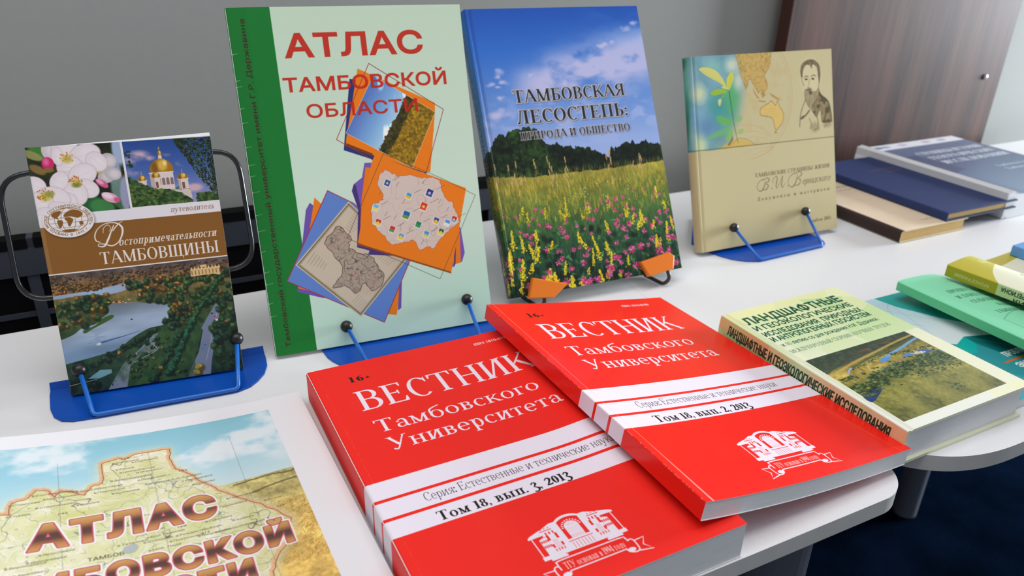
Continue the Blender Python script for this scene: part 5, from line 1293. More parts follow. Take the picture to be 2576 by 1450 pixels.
def art_magazine():
    cv = Canvas(285, 262, 3.0, x0=-40, bg=(234, 234, 240))
    cv.fill(np.array([(24, 26), (245, 26), (245, 262), (24, 262)]), (74, 90, 122))
    cv.paste(cv.grad([(26, (92, 104, 134)), (120, (70, 88, 122)), (262, (120, 140, 166))]), ((cv.X > 24) & (cv.Y > 26)).astype(np.float32)*smooth(cv.X, 10, 60))
    cv.fill(np.array([(24, 70), (60, 66), (70, 150), (24, 160)]), (46, 58, 96), .6)
    for x, c in ((30, (70, 80, 120)), (48, (120, 150, 190)), (90, (180, 170, 200)), (150, (190, 150, 170)), (190, (150, 150, 190))): cv.splat(x+8, 12, 10, 5, c, .8, .6)
    for i, t in enumerate(('СТРАНИЦЫ ИСТОРИИ', 'ГЕОГРАФИЧЕСКИХ', 'ИССЛЕДОВАНИЙ')): cv.fill(TIMES.text(t, 150, 70+i*24, 14, 160, align='c'), (232, 234, 240))
    for i in range(2): cv.fill(TIMES.text('Тамбовского края', 180, 160+i*16, 8, 90, align='c'), (220, 226, 236), .9)
    return cv
# ------------------------------------------------------------------ book builder (local mm: x from the spine, y up the height, z out of the front)
def frame(o, u, up):
    u = Vector(u).normalized(); up = Vector(up); up = (up-u*up.dot(u)).normalized(); n = u.cross(up)
    return Matrix(((u.x, up.x, n.x, o[0]), (u.y, up.y, n.y, o[1]), (u.z, up.z, n.z, o[2]), (0, 0, 0, 1)))

def flat_frame(x, y, th, H, z):
    """book lying on its back: (x, y) is its top left corner seen from above, H its height"""
    u = Vector((math.cos(th), math.sin(th), 0)); d = Vector((math.sin(th), -math.cos(th), 0))
    return frame(Vector((x, y, z))+d*H, u, -d)

def lean_frame(x, y, th, al, z):
    u = Vector((math.cos(th), math.sin(th), 0)); n = Vector((-math.sin(th), math.cos(th), 0))
    return frame((x, y, z), u, Vector((0, 0, 1))*math.cos(al)+n*math.sin(al))

def cover_mesh(bm, W, H, T, th, hard, cv, art, deform, nx=1, ny=1, round_=1.0, ax0=0.0):
    """wrapped cover with real board thickness; UVs point into the painted cover"""
    aw, ah = art
    prof = []                      # outer (x, z), inner (x, z), art x
    if hard:
        F = [(W, 0), (7.2, 0), (6.0, -.25), (5.0, -.9), (3.9, -.9), (2.9, -.15), (1.8, 0), (.8, -.25)]
        sp = [(-1.3*math.sin(math.pi*t), -.25-(T-.5)*t) for t in (0, .12, .3, .5, .7, .88, 1)]
        outer = F+[(x+.2, z) for x, z in sp]+[(x, -T-z) for x, z in F[::-1]]
        inner = []
        for x, z in outer:
            ix = max(x, 2.6) if x < 8 else x
            iz = min(max(z, -T+th), -th) if x < 8 else (-th if z > -T/2 else -T+th)
            inner.append((ix, iz))
    else:
        r = min(round_, T*.45)
        arc = [(r-r*math.sin(a), -r+r*math.cos(a)) for a in np.linspace(0, math.pi/2, 5)]
        outer = [(W, 0)]+[(W*(1-k/nx)+r*k/nx, 0) for k in range(1, nx)]+arc+[(x, -T-z) for x, z in arc[::-1]]+[(r*(1-k/nx)+W*k/nx, -T) for k in range(1, nx)]+[(W, -T)]
        inner = [(max(x, th), min(max(z, -T+th), -th)) for x, z in outer]
    # art coordinate: x on the front, minus arc length round the spine
    ax = []; s = 0.0; lastx = None
    for i, (x, z) in enumerate(outer):
        if i and outer[i-1][0] < (1.0 if hard else 1e-6+min(round_, T*.45)):
            s += math.hypot(x-outer[i-1][0], z-outer[i-1][1])
        ax.append(x*aw/W if s == 0 else x0s-s)
        if s == 0: x0s = x*aw/W
    n = len(outer)
    uvl = bm.loops.layers.uv.get('UVMap') or bm.loops.layers.uv.new('UVMap')
    def grid(prof):
        return [[bm.verts.new(deform(x, H*j/ny, z)) for j in range(ny+1)] for x, z in prof]
    O, I = grid(outer), grid(inner)
    def face(vs, uvs, mi):
        try: f = bm.faces.new(vs)
        except ValueError: return
        f.material_index = mi
        for l, q in zip(f.loops, uvs): l[uvl].uv = q
    def U(i, j): return ((ax[i]+ax0-cv.x0)/cv.w, (j/ny)*(ah/cv.h)+(cv.h-ah)/cv.h)
    zb = -T+1e-3
    for i in range(n-1):
        back = outer[i][1] < -T*.6 and outer[i+1][1] < -T*.9 and outer[i+1][0] > outer[i][0] and outer[i+1][0] > 1.5
        for j in range(ny):
            face((O[i][j], O[i][j+1], O[i+1][j+1], O[i+1][j]), (U(i, j), U(i, j+1), U(i+1, j+1), U(i+1, j)), 1 if back else 0)
            face((I[i+1][j], I[i+1][j+1], I[i][j+1], I[i][j]), ((0, 0),)*4, 2)
        for j in (0, ny):
            face((O[i][j], O[i+1][j], I[i+1][j], I[i][j]), (U(i, j), U(i+1, j), U(i+1, j), U(i, j)), 3)
    for i in (0, n-1):
        for j in range(ny): face((O[i][j], O[i][j+1], I[i][j+1], I[i][j]), (U(i, j), U(i, j+1), U(i, j+1), U(i, j)), 3)

def page_mesh(bm, x0, x1, y0, y1, z0, z1, deform, nx=1, ny=1, hollow=0.0):
    """page block as a closed subdivided box; UV v runs across the stack (mm)"""
    uvl = bm.loops.layers.uv.new('UVMap')
    nz = 6
    V = {}
    def v(i, j, k):
        if (i, j, k) not in V:
            t = k/nz
            x = x0+(x1-x0)*i/nx - (hollow*math.sin(math.pi*t) if i == nx else 0)
            V[i, j, k] = bm.verts.new(deform(x, y0+(y1-y0)*j/ny, z1+(z0-z1)*t))
        return V[i, j, k]
    def quad(a, b, c, d, dirn):
        f = bm.faces.new([v(*q) for q in (a, b, c, d)])
        for l, q in zip(f.loops, (a, b, c, d)):
            s = (x0+(x1-x0)*q[0]/nx) if dirn == 'x' else (y0+(y1-y0)*q[1]/ny)
            l[uvl].uv = (s, (z0-z1)*q[2]/nz)
    for k in range(nz):
        for i in range(nx):
            quad((i, 0, k), (i+1, 0, k), (i+1, 0, k+1), (i, 0, k+1), 'x'); quad((i, ny, k), (i, ny, k+1), (i+1, ny, k+1), (i+1, ny, k), 'x')
        for j in range(ny):
            quad((nx, j, k), (nx, j+1, k), (nx, j+1, k+1), (nx, j, k+1), 'y'); quad((0, j, k), (0, j, k+1), (0, j+1, k+1), (0, j+1, k), 'y')
    for i in range(nx):
        for j in range(ny):
            quad((i, j, 0), (i, j+1, 0), (i+1, j+1, 0), (i+1, j, 0), 'x'); quad((i, j, nz), (i+1, j, nz), (i+1, j+1, nz), (i, j+1, nz), 'x')

def paper(name, col, depth=0.14):
    m, N, L, B = new_mat(name)
    c = srgb(col)
    uv = N.new('ShaderNodeUVMap'); uv.uv_map = 'UVMap'
    mp = N.new('ShaderNodeMapping'); mp.inputs['Scale'].default_value = (0.045, 4.2, 1)
    L.new(uv.outputs['UV'], mp.inputs['Vector'])
    nz = N.new('ShaderNodeTexNoise'); nz.inputs['Scale'].default_value = 1.0; nz.inputs['Detail'].default_value = 4; nz.inputs['Roughness'].default_value = .6
    L.new(mp.outputs['Vector'], nz.inputs['Vector'])
    rp = N.new('ShaderNodeValToRGB')
    rp.color_ramp.elements[0].position = 0.36; rp.color_ramp.elements[1].position = 0.60
    rp.color_ramp.elements[0].color = (*[x*(1-depth) for x in c], 1); rp.color_ramp.elements[1].color = (*c, 1)
    L.new(nz.outputs['Fac'], rp.inputs['Fac']); L.new(rp.outputs['Color'], B.inputs['Base Color'])
    B.inputs['Roughness'].default_value = 0.9; B.inputs['Specular IOR Level'].default_value = 0.15
    return m

PAPER = paper('white_paper', (226, 226, 226)); OLD_PAPER = paper('old_paper', (214, 178, 116), .25)
CARD = plain('white_card', (232, 230, 228), 0.7, 0.3)

def book(name, label, M, W, H, T, cv, art, th=0.35, hard=False, edge=None, back=None, deform=None, nx=1, ny=1, rough=0.35, coat=0.0, pages=None, hollow=0.0, group=None, inset=None, coat_rough=.08, round_=1.0, pdeform=None, category='book', ax0=0.0):
    root = thing(name, label, category, M, group)
    f = deform or (lambda x, y, z: (x/1000, y/1000, z/1000))
    pm = print_mat(name+'_print', cv, rough, .3, coat, coat_rough)
    back = back or plain(name+'_back', (222, 222, 218), rough); edge = edge or CARD
    bm = bmesh.new(); cover_mesh(bm, W, H, T, th, hard, cv, art, f, nx, ny, round_, ax0)
    o = mesh_obj('cover', bm, [pm, back, CARD if edge is CARD else edge, edge], root)
    bm = bmesh.new(); ins = inset if inset is not None else (3.0 if hard else .35)
    page_mesh(bm, th+.1 if not hard else 2.8, W-ins, ins, H-ins, -T+th+.02, -th-.02, pdeform or f, max(nx, 1), max(ny, 1), hollow)
    mesh_obj('page_block', bm, pages or PAPER, root)
    return root

# ------------------------------------------------------------------ the room
TABLE_WHITE = plain('table_laminate', (226, 225, 226), 0.34, 0.5, 0.0, 0.012, 300)
TABLE_EDGE = plain('table_edge_band', (196, 194, 190), 0.45, 0.4)
LEG_GREY = plain('table_leg_lacquer', (88, 92, 102), 0.4, 0.5)
BLACK = plain('black_plastic', (14, 14, 17), 0.42, 0.5)
MATTE = plain('matte_black', (9, 9, 11), 0.8, 0.1)
SLATE = plain('slate_metal', (60, 62, 72), 0.7, 0.2)
WALL = plain('wall_paint', (145, 145, 141), 0.85, 0.2, 0, 0.012, 120, 0, 0.05)
FLOOR_Z = -0.74
WALL_Y = 0.95

def carpet():
    m, N, L, B = new_mat('navy_carpet')
    tc = N.new('ShaderNodeTexCoord')
    nz = N.new('ShaderNodeTexNoise'); nz.inputs['Scale'].default_value = 420; nz.inputs['Detail'].default_value = 5
    n2 = N.new('ShaderNodeTexNoise'); n2.inputs['Scale'].default_value = 9; n2.inputs['Detail'].default_value = 4
    L.new(tc.outputs['Object'], nz.inputs['Vector']); L.new(tc.outputs['Object'], n2.inputs['Vector'])
    ad = N.new('ShaderNodeMath'); ad.operation = 'MULTIPLY'; L.new(nz.outputs['Fac'], ad.inputs[0]); L.new(n2.outputs['Fac'], ad.inputs[1])
    rp = N.new('ShaderNodeValToRGB'); rp.color_ramp.elements[0].position = .12; rp.color_ramp.elements[1].position = .45
    rp.color_ramp.elements[0].color = (*srgb((2, 7, 16)), 1); rp.color_ramp.elements[1].color = (*srgb((9, 20, 38)), 1)
    L.new(ad.outputs[0], rp.inputs['Fac']); L.new(rp.outputs['Color'], B.inputs['Base Color'])
    B.inputs['Roughness'].default_value = 1.0; B.inputs['Specular IOR Level'].default_value = 0.0
    bp = N.new('ShaderNodeBump'); bp.inputs['Strength'].default_value = .6; bp.inputs['Distance'].default_value = .004
    L.new(nz.outputs['Fac'], bp.inputs['Height']); L.new(bp.outputs['Normal'], B.inputs['Normal'])
    return m

bm = add_box(bmesh.new(), (-3, -3, FLOOR_Z-.05), (5, WALL_Y, FLOOR_Z)); structure(mesh_obj('floor', bm, carpet()))
bm = add_box(bmesh.new(), (-3, WALL_Y, FLOOR_Z), (5, WALL_Y+.1, 2.0)); structure(mesh_obj('wall_back', bm, WALL))

def walnut():
    m, N, L, B = new_mat('walnut_veneer')
    tc = N.new('ShaderNodeTexCoord')
    mp = N.new('ShaderNodeMapping'); mp.inputs['Scale'].default_value = (26, 26, 1.6)
    L.new(tc.outputs['Object'], mp.inputs['Vector'])
    nz = N.new('ShaderNodeTexNoise'); nz.inputs['Scale'].default_value = 1; nz.inputs['Detail'].default_value = 5; nz.inputs['Distortion'].default_value = .4
    L.new(mp.outputs['Vector'], nz.inputs['Vector'])
    m2 = N.new('ShaderNodeMapping'); m2.inputs['Scale'].default_value = (260, 260, 9)
    L.new(tc.outputs['Object'], m2.inputs['Vector'])
    n2 = N.new('ShaderNodeTexNoise'); n2.inputs['Scale'].default_value = 1; n2.inputs['Detail'].default_value = 3
    L.new(m2.outputs['Vector'], n2.inputs['Vector'])
    mx = N.new('ShaderNodeMix'); mx.inputs[0].default_value = .35; L.new(nz.outputs['Fac'], mx.inputs[2]); L.new(n2.outputs['Fac'], mx.inputs[3])
    rp = N.new('ShaderNodeValToRGB')
    rp.color_ramp.elements[0].position = .34; rp.color_ramp.elements[1].position = .66
    rp.color_ramp.elements[0].color = (*srgb((48, 33, 31)), 1); rp.color_ramp.elements[1].color = (*srgb((92, 64, 55)), 1)
    L.new(mx.outputs[0], rp.inputs['Fac']); L.new(rp.outputs['Color'], B.inputs['Base Color'])
    B.inputs['Roughness'].default_value = .5; B.inputs['Specular IOR Level'].default_value = .08
    return m
root = thing('wooden_panel', 'tall dark walnut panel standing against the wall behind the books on the right', 'panel', Matrix.Translation((1.215, .9215, FLOOR_Z)))
WALNUT = walnut(); WALNUT_EDGE = plain('walnut_edge', (66, 34, 26), .45)
def board(bm):
    """slab with its left edge seen, slightly off square like the real one"""
    return add_box(bm, (-.2815, -.012, 0), (.2800, .012, 2.1), .0012, 1)
bm = board(bmesh.new()); o = mesh_obj('board', bm, [WALNUT, WALNUT_EDGE], root)
for p in o.data.polygons:
    if abs(p.normal.x) > .7: p.material_index = 1
bm = add_sphere(bmesh.new(), (.2320, -.0135, .8628), .0052, 20); bmesh.ops.scale(bm, vec=(1, .55, 1), verts=bm.verts, space=Matrix.Translation((-.2320, .0135, -.8628)))
mesh_obj('bolt_cap', bm, plain('steel_cap', (150, 156, 162), .35, .5, metal=.6), root, True)

# low dark rack along the wall, seen through the gap behind the left table
root = thing('low_rack', 'low black and slate rack along the wall behind the tables on the left', 'rack', Matrix.Translation((-.3, .89, FLOOR_Z)))
h = -FLOOR_Z
bm = add_box(bmesh.new(), (-.4, -.002, .0), (.74, .012, h+.0124)); mesh_obj('back_plate', bm, MATTE, root)
for a, b in ((-.4, .190), (.1965, .74)):
    bm = add_box(bmesh.new(), (a, -.006, h+.0425), (b, .012, h+.0535)); mesh_obj('top_strip', bm, MATTE, root)
bm = add_box(bmesh.new(), (-.4, -.0055, h+.0125), (.74, .012, h+.0427)); mesh_obj('front_rail', bm, SLATE, root)
bm = add_box(bmesh.new(), (.1902, -.004, h+.0425), (.1963, .012, h+.0533)); mesh_obj('gap_filler', bm, SLATE, root)
bm = add_box(bmesh.new(), (-.4, -.003, h-.036), (.74, .0, h-.030)); mesh_obj('crossbar', bm, SLATE, root)
for x in (-.12, .183, .44, .72):
    bm = add_box(bmesh.new(), (x, -.004, .0), (x+.011, .012, h+.0126)); mesh_obj('post', bm, SLATE, root)

# ------------------------------------------------------------------ tables
def arc_pts(cx, cy, r, a0, a1, n=10):
    return [(cx+r*math.cos(math.radians(a0+(a1-a0)*i/n)), cy+r*math.sin(math.radians(a0+(a1-a0)*i/n))) for i in range(n+1)]

def table(name, label, outline, legs, apron=None):
    cx = sum(p[0] for p in outline)/len(outline); cy = sum(p[1] for p in outline)/len(outline)
    root = thing(name, label, 'table', Matrix.Translation((cx, cy, FLOOR_Z)))
    P = [(x-cx, y-cy) for x, y in outline]
    bm = bmesh.new(); add_prism(bm, P, h-.0142, h, .0005, 2)
    o = mesh_obj('tabletop', bm, [TABLE_WHITE, TABLE_EDGE], root)
    for p in o.data.polygons:
        if abs(p.normal.z) < .55: p.material_index = 1
    for x, y, rx, ry in legs:
        bm = bmesh.new(); n = 28
        add_prism(bm, [(x-cx+rx*math.cos(2*math.pi*k/n), y-cy+ry*math.sin(2*math.pi*k/n)) for k in range(n)], 0, h-.0143, .002, 2)
        l = mesh_obj('leg', bm, LEG_GREY, root)
    if apron:
        bm = add_box(bmesh.new(), (apron[0]-cx, apron[1]-cy, apron[4]), (apron[2]-cx, apron[3]-cy, h-.0143), .001, 1); mesh_obj('modesty_panel', bm, LEG_GREY, root)
    return root

A = [(-.75, .26)]+[(.4085, .26)]+arc_pts(.4385, .294, .034, -90, 0, 30)[1:]+arc_pts(.4475, .85, .025, 0, 90)+[(.36, .875)]
A += [(.36-.18*t, .875-.097*(3*t*t-2*t**3)) for t in np.linspace(0, 1, 12)][1:]+[(-.75, .778)]
table('display_table', 'white laminate table under the guidebook, the tall booklet and the red journals', A, [(.425, .335, .032, .03), (.425, .80, .03, .03), (-.68, .33, .03, .03), (-.68, .72, .03, .03)], (.365, .33, .385, .80, .12))
q = np.radians(np.linspace(-90, -180, 48))
Bq = [(1.75, .2605)]+[(.595-.1223*abs(math.cos(t))**(2/2.55), .38-.1195*abs(math.sin(t))**(2/2.55)) for t in q]+[(.4727, .868), (.4797, .875), (1.75, .875)]
table('display_table', 'white laminate table on the right with a large rounded front corner, under the green hardcover', Bq, [(1.33, .745, .023, .023), (1.60, .34, .03, .03), (.66, .80, .03, .03)])
# ------------------------------------------------------------------ red journals
RED = plain('red_cover_back', (214, 30, 22), .35)
W1, H1, T1 = 204.2, 289.4, 27.4
def bulge(x, y, z):
    k = (z+T1)/T1
    return (x/1000, y/1000, (z+k*3.2*math.exp(-((x-178)/26)**2-((y-165)/90)**2))/1000)
j3 = art_journal(3)
book('journal', 'thick red journal lying flat, issue 3 of 2013, partly under the tilted one', flat_frame(.0984, .5489, .0102, H1/1000, .0278), W1, H1, T1, j3, (205, 290), deform=bulge, nx=18, ny=22, rough=.5, back=RED, round_=2.0)
# the second one leans on the first: a ruled, sagging sheet between its spine and fore edge
TL, BL = Vector((.2645, .5594, .0516)), Vector((.2757, .2696, .0494))
TR, BR = Vector((.4656, .5658, .0158)), Vector((.4770, .2761, .0207))
M2 = frame(BL, BR-BL, TL-BL); M2i = M2.inverted()
n2 = M2.to_3x3() @ Vector((0, 0, 1))
W2, H2, T2 = 204.5, 290.0, 14.3
def lean2(x, y, z):
    s, t = x/W2, 1-y/H2
    p = TL.lerp(TR, s).lerp(BL.lerp(BR, s), t)
    sag = (.0012+.0038*t*t)*4*s*(1-s)*(1-.15*s)
    p = p - Vector((0, 0, 1))*sag + n2*(z/1000)
    return M2i @ p
j2 = art_journal(2)
book('journal', 'red journal lying tilted on top of the other, issue 2 of 2013', M2, W2, H2, T2, j2, (205, 290), deform=lean2, nx=28, ny=28, rough=.28, coat=.12, coat_rough=.05, back=RED, round_=.8)

# ------------------------------------------------------------------ books on stands
def poly_mesh(bm, P, o, M, z0, z1, bevel=0.0):
    return add_prism(bm, [((M.inverted() @ Vector((x, y, 0))).x, (M.inverted() @ Vector((x, y, 0))).y) for x, y in P], z0, z1, bevel, 2)
BLUE = plain('blue_lacquer', (0, 72, 166), .34, .3, .08, .02)
BLUE_WIRE = plain('blue_wire_coating', (26, 100, 190), .30, .4, .15)
TIP = plain('black_rubber_tip', (16, 15, 16), .38, .5)
WIRE_BLACK = plain('black_wire_coating', (10, 10, 12), .28, .5, .3)

def stand(label, F, plate, bar, tips, lip=None, loop=None, loop_off=-.013, wire=.0018, back_h=.11, back_u=(.03, .10), T=.008):
    """wire book stand: flat plate, front wire with two ball tips, rear support"""
    O = Matrix.Translation((plate[0][0], plate[0][1], 0)); Oi = O.inverted()
    root = thing('book_stand', label, 'book stand', O)
    P = [(Oi @ Vector((x, y, 0))) for x, y in plate]
    bm = bmesh.new(); add_prism(bm, [(p.x, p.y) for p in P], .0002, .0018, .0004, 1); mesh_obj('base_plate', bm, BLUE, root)
    pl = lambda u, v, off: Oi @ (F @ Vector((u/1000, v/1000, off)))
    t0, t1 = pl(*tips[0], .0058), pl(*tips[1], .0058)
    b0, b1 = Oi @ Vector(bar[0]), Oi @ Vector(bar[1])
    bm = bmesh.new(); add_tube(bm, fillet([t0, b0, b1, t1], .004, 6), wire, 12); fw = mesh_obj('front_wire', bm, BLUE_WIRE, root, True)
    for t in (t0, t1):
        bm = bmesh.new(); add_sphere(bm, t, .0056, 24); mesh_obj('ball_tip', bm, TIP, fw, True)['label'] = 'black ball tip'
    if lip:
        q0, q1, hh = Vector(lip[0]), Vector(lip[1]), lip[2]
        q0, q1 = Oi @ q0, Oi @ q1
        bm = bmesh.new(); d = (q1-q0).normalized(); nrm = Vector((-d.y, d.x, 0))
        v = [bm.verts.new(q) for q in (q0+Vector((0, 0, .0017)), q1+Vector((0, 0, .0017)), q1+nrm*.003+Vector((0, 0, hh)), q0+nrm*.003+Vector((0, 0, hh)))]
        v2 = [bm.verts.new(x.co+nrm*.0014) for x in v]
        bm.faces.new(v); bm.faces.new(v2[::-1])
        for k in range(4): bm.faces.new((v[k], v2[k], v2[(k+1) % 4], v[(k+1) % 4]))
        mesh_obj('back_lip', bm, BLUE, root)
    bm = bmesh.new()
    if loop:
        pts = [pl(u, v, loop_off) for u, v in loop]
        add_tube(bm, fillet(pts, .022, 8, True), .0021, 12, True)
        mesh_obj('rear_loop', bm, WIRE_BLACK, root, True)
        bm = bmesh.new()
    u0, u1 = back_u
    base = -T-.003
    pts = [pl(u0*1000, 4, base), pl(u0*1000, back_h*1000, base), pl(u1*1000, back_h*1000, base), pl(u1*1000, 4, base)]
    add_tube(bm, fillet(pts, .012, 6), .0019, 10); mesh_obj('rear_support', bm, WIRE_BLACK, root, True)
    return root

# guidebook
Fg = lean_frame(-.0754, .6316, -.1009, .2713, .004)
cg = art_guide()
book('guidebook', 'slim paperback guidebook with blossom, church and lake photos, on the black wire stand', Fg, 134.1, 199.7, 6.2, cg, (132.6, 197.7), th=.3, rough=.30, coat=.12, coat_rough=.15, back=plain('guide_back', (180, 150, 110), .3),
     pdeform=lambda x, y, z: (x/1000, (y+max(0, y/199.7)*(x/134)*3.6*min(1, .25+z/-5))/1000, z/1000))
stand('blue book stand with a large black wire loop, holding the slim guidebook', Fg,
      [(-.0915, .6425), (-.0905, .621), (-.0878, .6085), (-.0825, .6005), (-.0745, .5965), (-.0596, .5945), (.0488, .587), (.0590, .5905), (.0665, .5975), (.0735, .607), (.0783, .620), (.0798, .636), (.0795, .650), (-.0910, .6607)],
      [(-.0596, .5950, .0035), (.0488, .5875, .0035)], [(10.2, 21.4), (132.0, 28.3)], lip=((-.0912, .6500, 0), (.0797, .6410, 0), .0072),
      loop=[(-24.5, 179.5), (153.5, 188.0), (156.0, 87.5), (-24.5, 79.8)], loop_off=-.0105, back_h=.09, back_u=(.04, .09), T=.0085)

# tall booklet
Fa = lean_frame(.0873, .6259, -.0679, .3231, .004)
ca = art_atlas()
def curl(x, y, z):
    return (x/1000, y/1000, (z-1.2*max(0, (14-x)/14)**2)/1000)
book('booklet', 'tall mint-green stapled booklet with a dark green stripe and big red title', Fa, 209.1, 302.7, 4.2, ca, (206, 300), th=.3, rough=.32, coat=.08, coat_rough=.2, deform=curl, nx=14, ny=2, back=plain('booklet_back', (190, 214, 194), .4), round_=2.0)
stand('blue book stand under the tall mint-green booklet', Fa, [(.1285, .640), (.1290, .6225), (.1300, .6110), (.1325, .6030), (.1365, .5945), (.1410, .5850), (.1480, .5740), (.1587, .5668), (.2673, .5703), (.2860, .5770), (.2970, .5910), (.3010, .620), (.3005, .640), (.2990, .700), (.1290, .700)],
      [(.1587, .5684, .0036), (.2673, .5719, .0036)], [(64.9, 18.1), (183.0, 25.2)], back_u=(.06, .15), back_h=.17, T=.006)

# meadow hardcover
Fl = lean_frame(.3251, .6224, -.0346, .4825, .0172)
cl = art_meadow()
book('hardcover_book', 'hardcover with a flowering meadow under blue sky, held by orange claws', Fl, 206.8, 297.4, 20.0, cl, (208.5, 300), th=2.4, hard=True, rough=.28, coat=.18, coat_rough=.1, back=plain('meadow_back', (60, 96, 60), .3))
ORANGE = plain('orange_plastic', (232, 120, 16), .32, .5, .1)
DARKWIRE = plain('dark_bronze_wire', (62, 54, 46), .38, .5, metal=.3)
root = thing('book_stand', 'wire book stand with two orange plastic claws, holding the meadow hardcover', 'book stand', Fl)
for P, u in (([(21.3, 17.3), (60.0, 5.3), (40.7, -6.8), (13.4, -2.8)], 26), ([(150.5, 14.3), (188.9, 19.8), (194.9, 15.0), (190.9, 0.7), (158.7, -3.0)], 172)):
    bm = bmesh.new(); add_prism(bm, [(x/1000, y/1000) for x, y in P], .0008, .0075, .0011, 2); mesh_obj('claw', bm, ORANGE, root)
Fli = Fl.inverted()
for u in (24, 178):
    w = lambda du, v, z: Vector(((u+du)/1000, v/1000, z))
    gnd = Fli @ Vector(((Fl @ w(-2, 0, -.031)).x, (Fl @ w(-2, 0, -.031)).y, .0027)); g2 = Fli @ Vector(((Fl @ w(4, 0, .004)).x, (Fl @ w(4, 0, .004)).y, .0025))
    bm = bmesh.new(); add_tube(bm, fillet([w(6, 2, .0045), w(8, -9, .0045), g2, gnd, w(-2, 9, -.030), w(-2, 120, -.026)], .006, 6), .0021, 12); mesh_obj('wire_hook', bm, DARKWIRE, root, True)
bm = bmesh.new(); add_tube(bm, [(.022, .12, -.026), (.176, .12, -.026)], .002, 10); mesh_obj('cross_wire', bm, DARKWIRE, root, True)

# cream hardcover
Fv = lean_frame(.5982, .6599, -.0141, .3004, .0067)
cm = art_manuscripts()
book('hardcover_book', 'cream hardcover with an antique map and a sketched bearded man, on a small blue stand', Fv, 223.5, 229.6, 14.5, cm, (225, 231), th=2.2, hard=True, rough=.22, coat=.2, coat_rough=.1, back=plain('cream_back', (206, 192, 144), .3))
stand('small blue book stand with a half-round plate, under the cream hardcover', Fv, [(.6755, .772), (.6150, .700), (.6165, .672), (.6215, .6545), (.6290, .6395), (.6400, .6290), (.6553, .6212), (.7631, .6252), (.7735, .6300), (.7800, .6390), (.7830, .652), (.7810, .690), (.770, .772)],
      [(.6552, .6219, .0036), (.7631, .6258, .0036)], [(46.3, 24.8), (163.4, 29.7)], back_u=(.07, .14), back_h=.14, T=.0165)

# ------------------------------------------------------------------ white folder with the map, bottom left
R0 = Vector((.0918, .556, 0)); ev = Vector((.029, -.99958, 0)); lv = Vector((-.99958, -.029, 0))
Mm = frame(R0+ev*.300+lv*.215+Vector((0, 0, .008)), -lv, -ev)
def lift(x, y, z):
    u = (215-x)/1000
    return (x/1000, y/1000, z/1000+.5*u*u)
cmap_ = art_map_atlas()
root = thing('map_folder', 'white folder with a printed regional map and bold title, front left corner', 'folder', Mm)
bm = bmesh.new(); uvl = bm.loops.layers.uv.new('UVMap')
nx, ny = 26, 2
G = [[bm.verts.new(lift(215*i/nx, 300*j/ny, 0)) for j in range(ny+1)] for i in range(nx+1)]
G2 = [[bm.verts.new(lift(215*i/nx, 300*j/ny, -1.2)) for j in range(ny+1)] for i in range(nx+1)]
def fq(vs, idx, uv=None):
    f = bm.faces.new(vs); f.material_index = idx
    if uv:
        for l, q in zip(f.loops, uv): l[uvl].uv = q
UU = lambda i, j: ((215*i/nx-215-cmap_.x0)/cmap_.w, j/ny)
for i in range(nx):
    for j in range(ny):
        fq((G[i][j], G[i+1][j], G[i+1][j+1], G[i][j+1]), 0, (UU(i, j), UU(i+1, j), UU(i+1, j+1), UU(i, j+1)))
        fq((G2[i][j+1], G2[i+1][j+1], G2[i+1][j], G2[i][j]), 1)
    fq((G[i+1][0], G[i][0], G2[i][0], G2[i+1][0]), 1); fq((G[i][ny], G[i+1][ny], G2[i+1][ny], G2[i][ny]), 1)
for j in range(ny):
    fq((G[nx][j], G[nx][j+1], G2[nx][j+1], G2[nx][j]), 1); fq((G[0][j+1], G[0][j], G2[0][j], G2[0][j+1]), 1)
mesh_obj('cover', bm, [print_mat('map_print', cmap_, .32, .5, .25, .15), CARD], root)
bm = bmesh.new(); page_mesh(bm, 0, 213.5, 1, 299, -7.6, -1.25, lift, 26, 2); mesh_obj('page_block', bm, PAPER, root)

# ------------------------------------------------------------------ books lying on the right-hand table
cp = art_proceedings()
book('hardcover_book', 'thick pale green hardcover with an aerial photo, beside the tilted red journal', flat_frame(.4741, .4845, .0121, .2028, .0322), 151.1, 202.8, 32.0, cp, (148.7, 198.6), ax0=-5.0, th=2.4, hard=True, rough=.25, coat=.2, coat_rough=.1, edge=plain('proceedings_edge', (224, 224, 194), .5), back=plain('proceedings_back', (214, 224, 170), .3), hollow=1.5)
ct = art_teal()
book('booklet', 'teal and pale blue booklet lying under the mint-green book', flat_frame(.632, .4825, .0, .190, .0082), 145, 190, 7.8, ct, (146, 192), rough=.35, coat=.2, back=plain('teal_back', (20, 40, 44), .5), th=.4)
cmi = art_mint()
def archm(x, y, z):
    k = .2-12.8/(1+math.exp(-(x-70)/11))-.8*max(0, 1-x/10)**2
    return (x/1000, y/1000, (z+k)/1000)
book('paperback_book', 'mint-green paperback with black title, arched over the teal booklet', flat_frame(.7036, .473, .0, .205, .0302), 145, 205, 10.4, cmi, (146, 206), rough=.42, deform=archm, nx=24, ny=2, back=plain('mint_back', (140, 230, 184), .4))
co = art_olive()
def archy(x, y, z):
    k = 1.5-14.9/(1+math.exp(-(x-60)/7))-1.9*max(0, 1-x/33)**1.5
    return (x/1000, y/1000, (z+k)/1000)
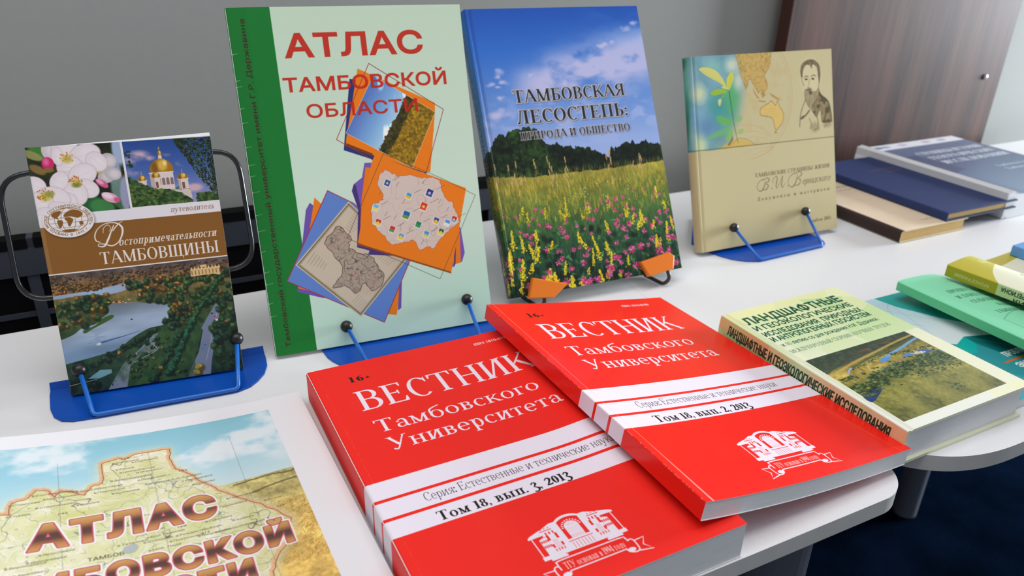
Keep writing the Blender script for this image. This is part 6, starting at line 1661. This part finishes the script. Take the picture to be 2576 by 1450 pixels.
book('paperback_book', 'olive and cream paperback lying on the mint-green book', flat_frame(.7612, .4612, .10, .205, .0442), 145, 205, 13.3, co, (146, 206), rough=.42, deform=archy, nx=24, ny=2, back=plain('olive_back', (226, 224, 190), .4))
cb = art_flat((96, 152, 214), (('Тамбов', 60, 60, 8, 40),), 145, 205, (230, 236, 244))
book('paperback_book', 'sky-blue paperback on top of the olive one, at the right edge', flat_frame(.8835, .468, .06, .205, .0434), 145, 205, 12.0, cb, (145, 205), rough=.4, back=plain('blue_back', (96, 152, 214), .4))

# old books further back
cn = art_flat((40, 54, 98), (('ТАМБОВСКИЙ', 62, 62, 5.5, 52), ('КРАЙ', 84, 74, 5.5, 30)), 148, 238, (150, 92, 60))
root = book('old_book', 'old dark blue clothbound book lying on the cream one', flat_frame(.9545, .8345, .0, .238, .0285), 148, 238, 12.0, cn, (148, 238), th=1.6, hard=False, rough=.6, pages=OLD_PAPER, inset=4.0, edge=plain('navy_cloth_edge', (34, 44, 80), .7), back=plain('navy_cloth', (28, 36, 62), .7), round_=2.0)
cc = art_flat((226, 204, 176), (('УЧЕНЫЕ ЗАПИСКИ', 20, 40, 5.5, 70), ('тамбовского института', 24, 52, 4, 60), ('Тамбов', 62, 186, 4, 26)), 132, 205, (96, 84, 84))
cc.fill(np.array([(-14, 0), (7, 0), (7, 205), (-14, 205)]), (52, 36, 32))
book('old_book', 'old beige book with a dark brown spine, under the dark blue one', flat_frame(.866, .800, .004, .205, .0163), 132, 205, 15.6, cc, (132, 205), th=1.0, rough=.65, pages=OLD_PAPER, inset=3.0, edge=plain('beige_board', (206, 190, 150), .7), back=plain('beige_board_back', (200, 196, 164), .7), round_=3.0)
cz = art_magazine()
def rollm(x, y, z):
    return (x/1000, y/1000, (z+7.0*math.exp(-((x-8)/11)**2)*max(0, (z+34)/34))/1000)
book('album', 'large grey-blue album with a white rounded spine, at the back of the table', flat_frame(1.083, .862, .0, .262, .0345), 240, 262, 34.0, cz, (243, 262), th=.5, rough=.35, coat=.3, coat_rough=.2, back=plain('album_back', (214, 214, 220), .4), round_=14.0, nx=24, deform=rollm)
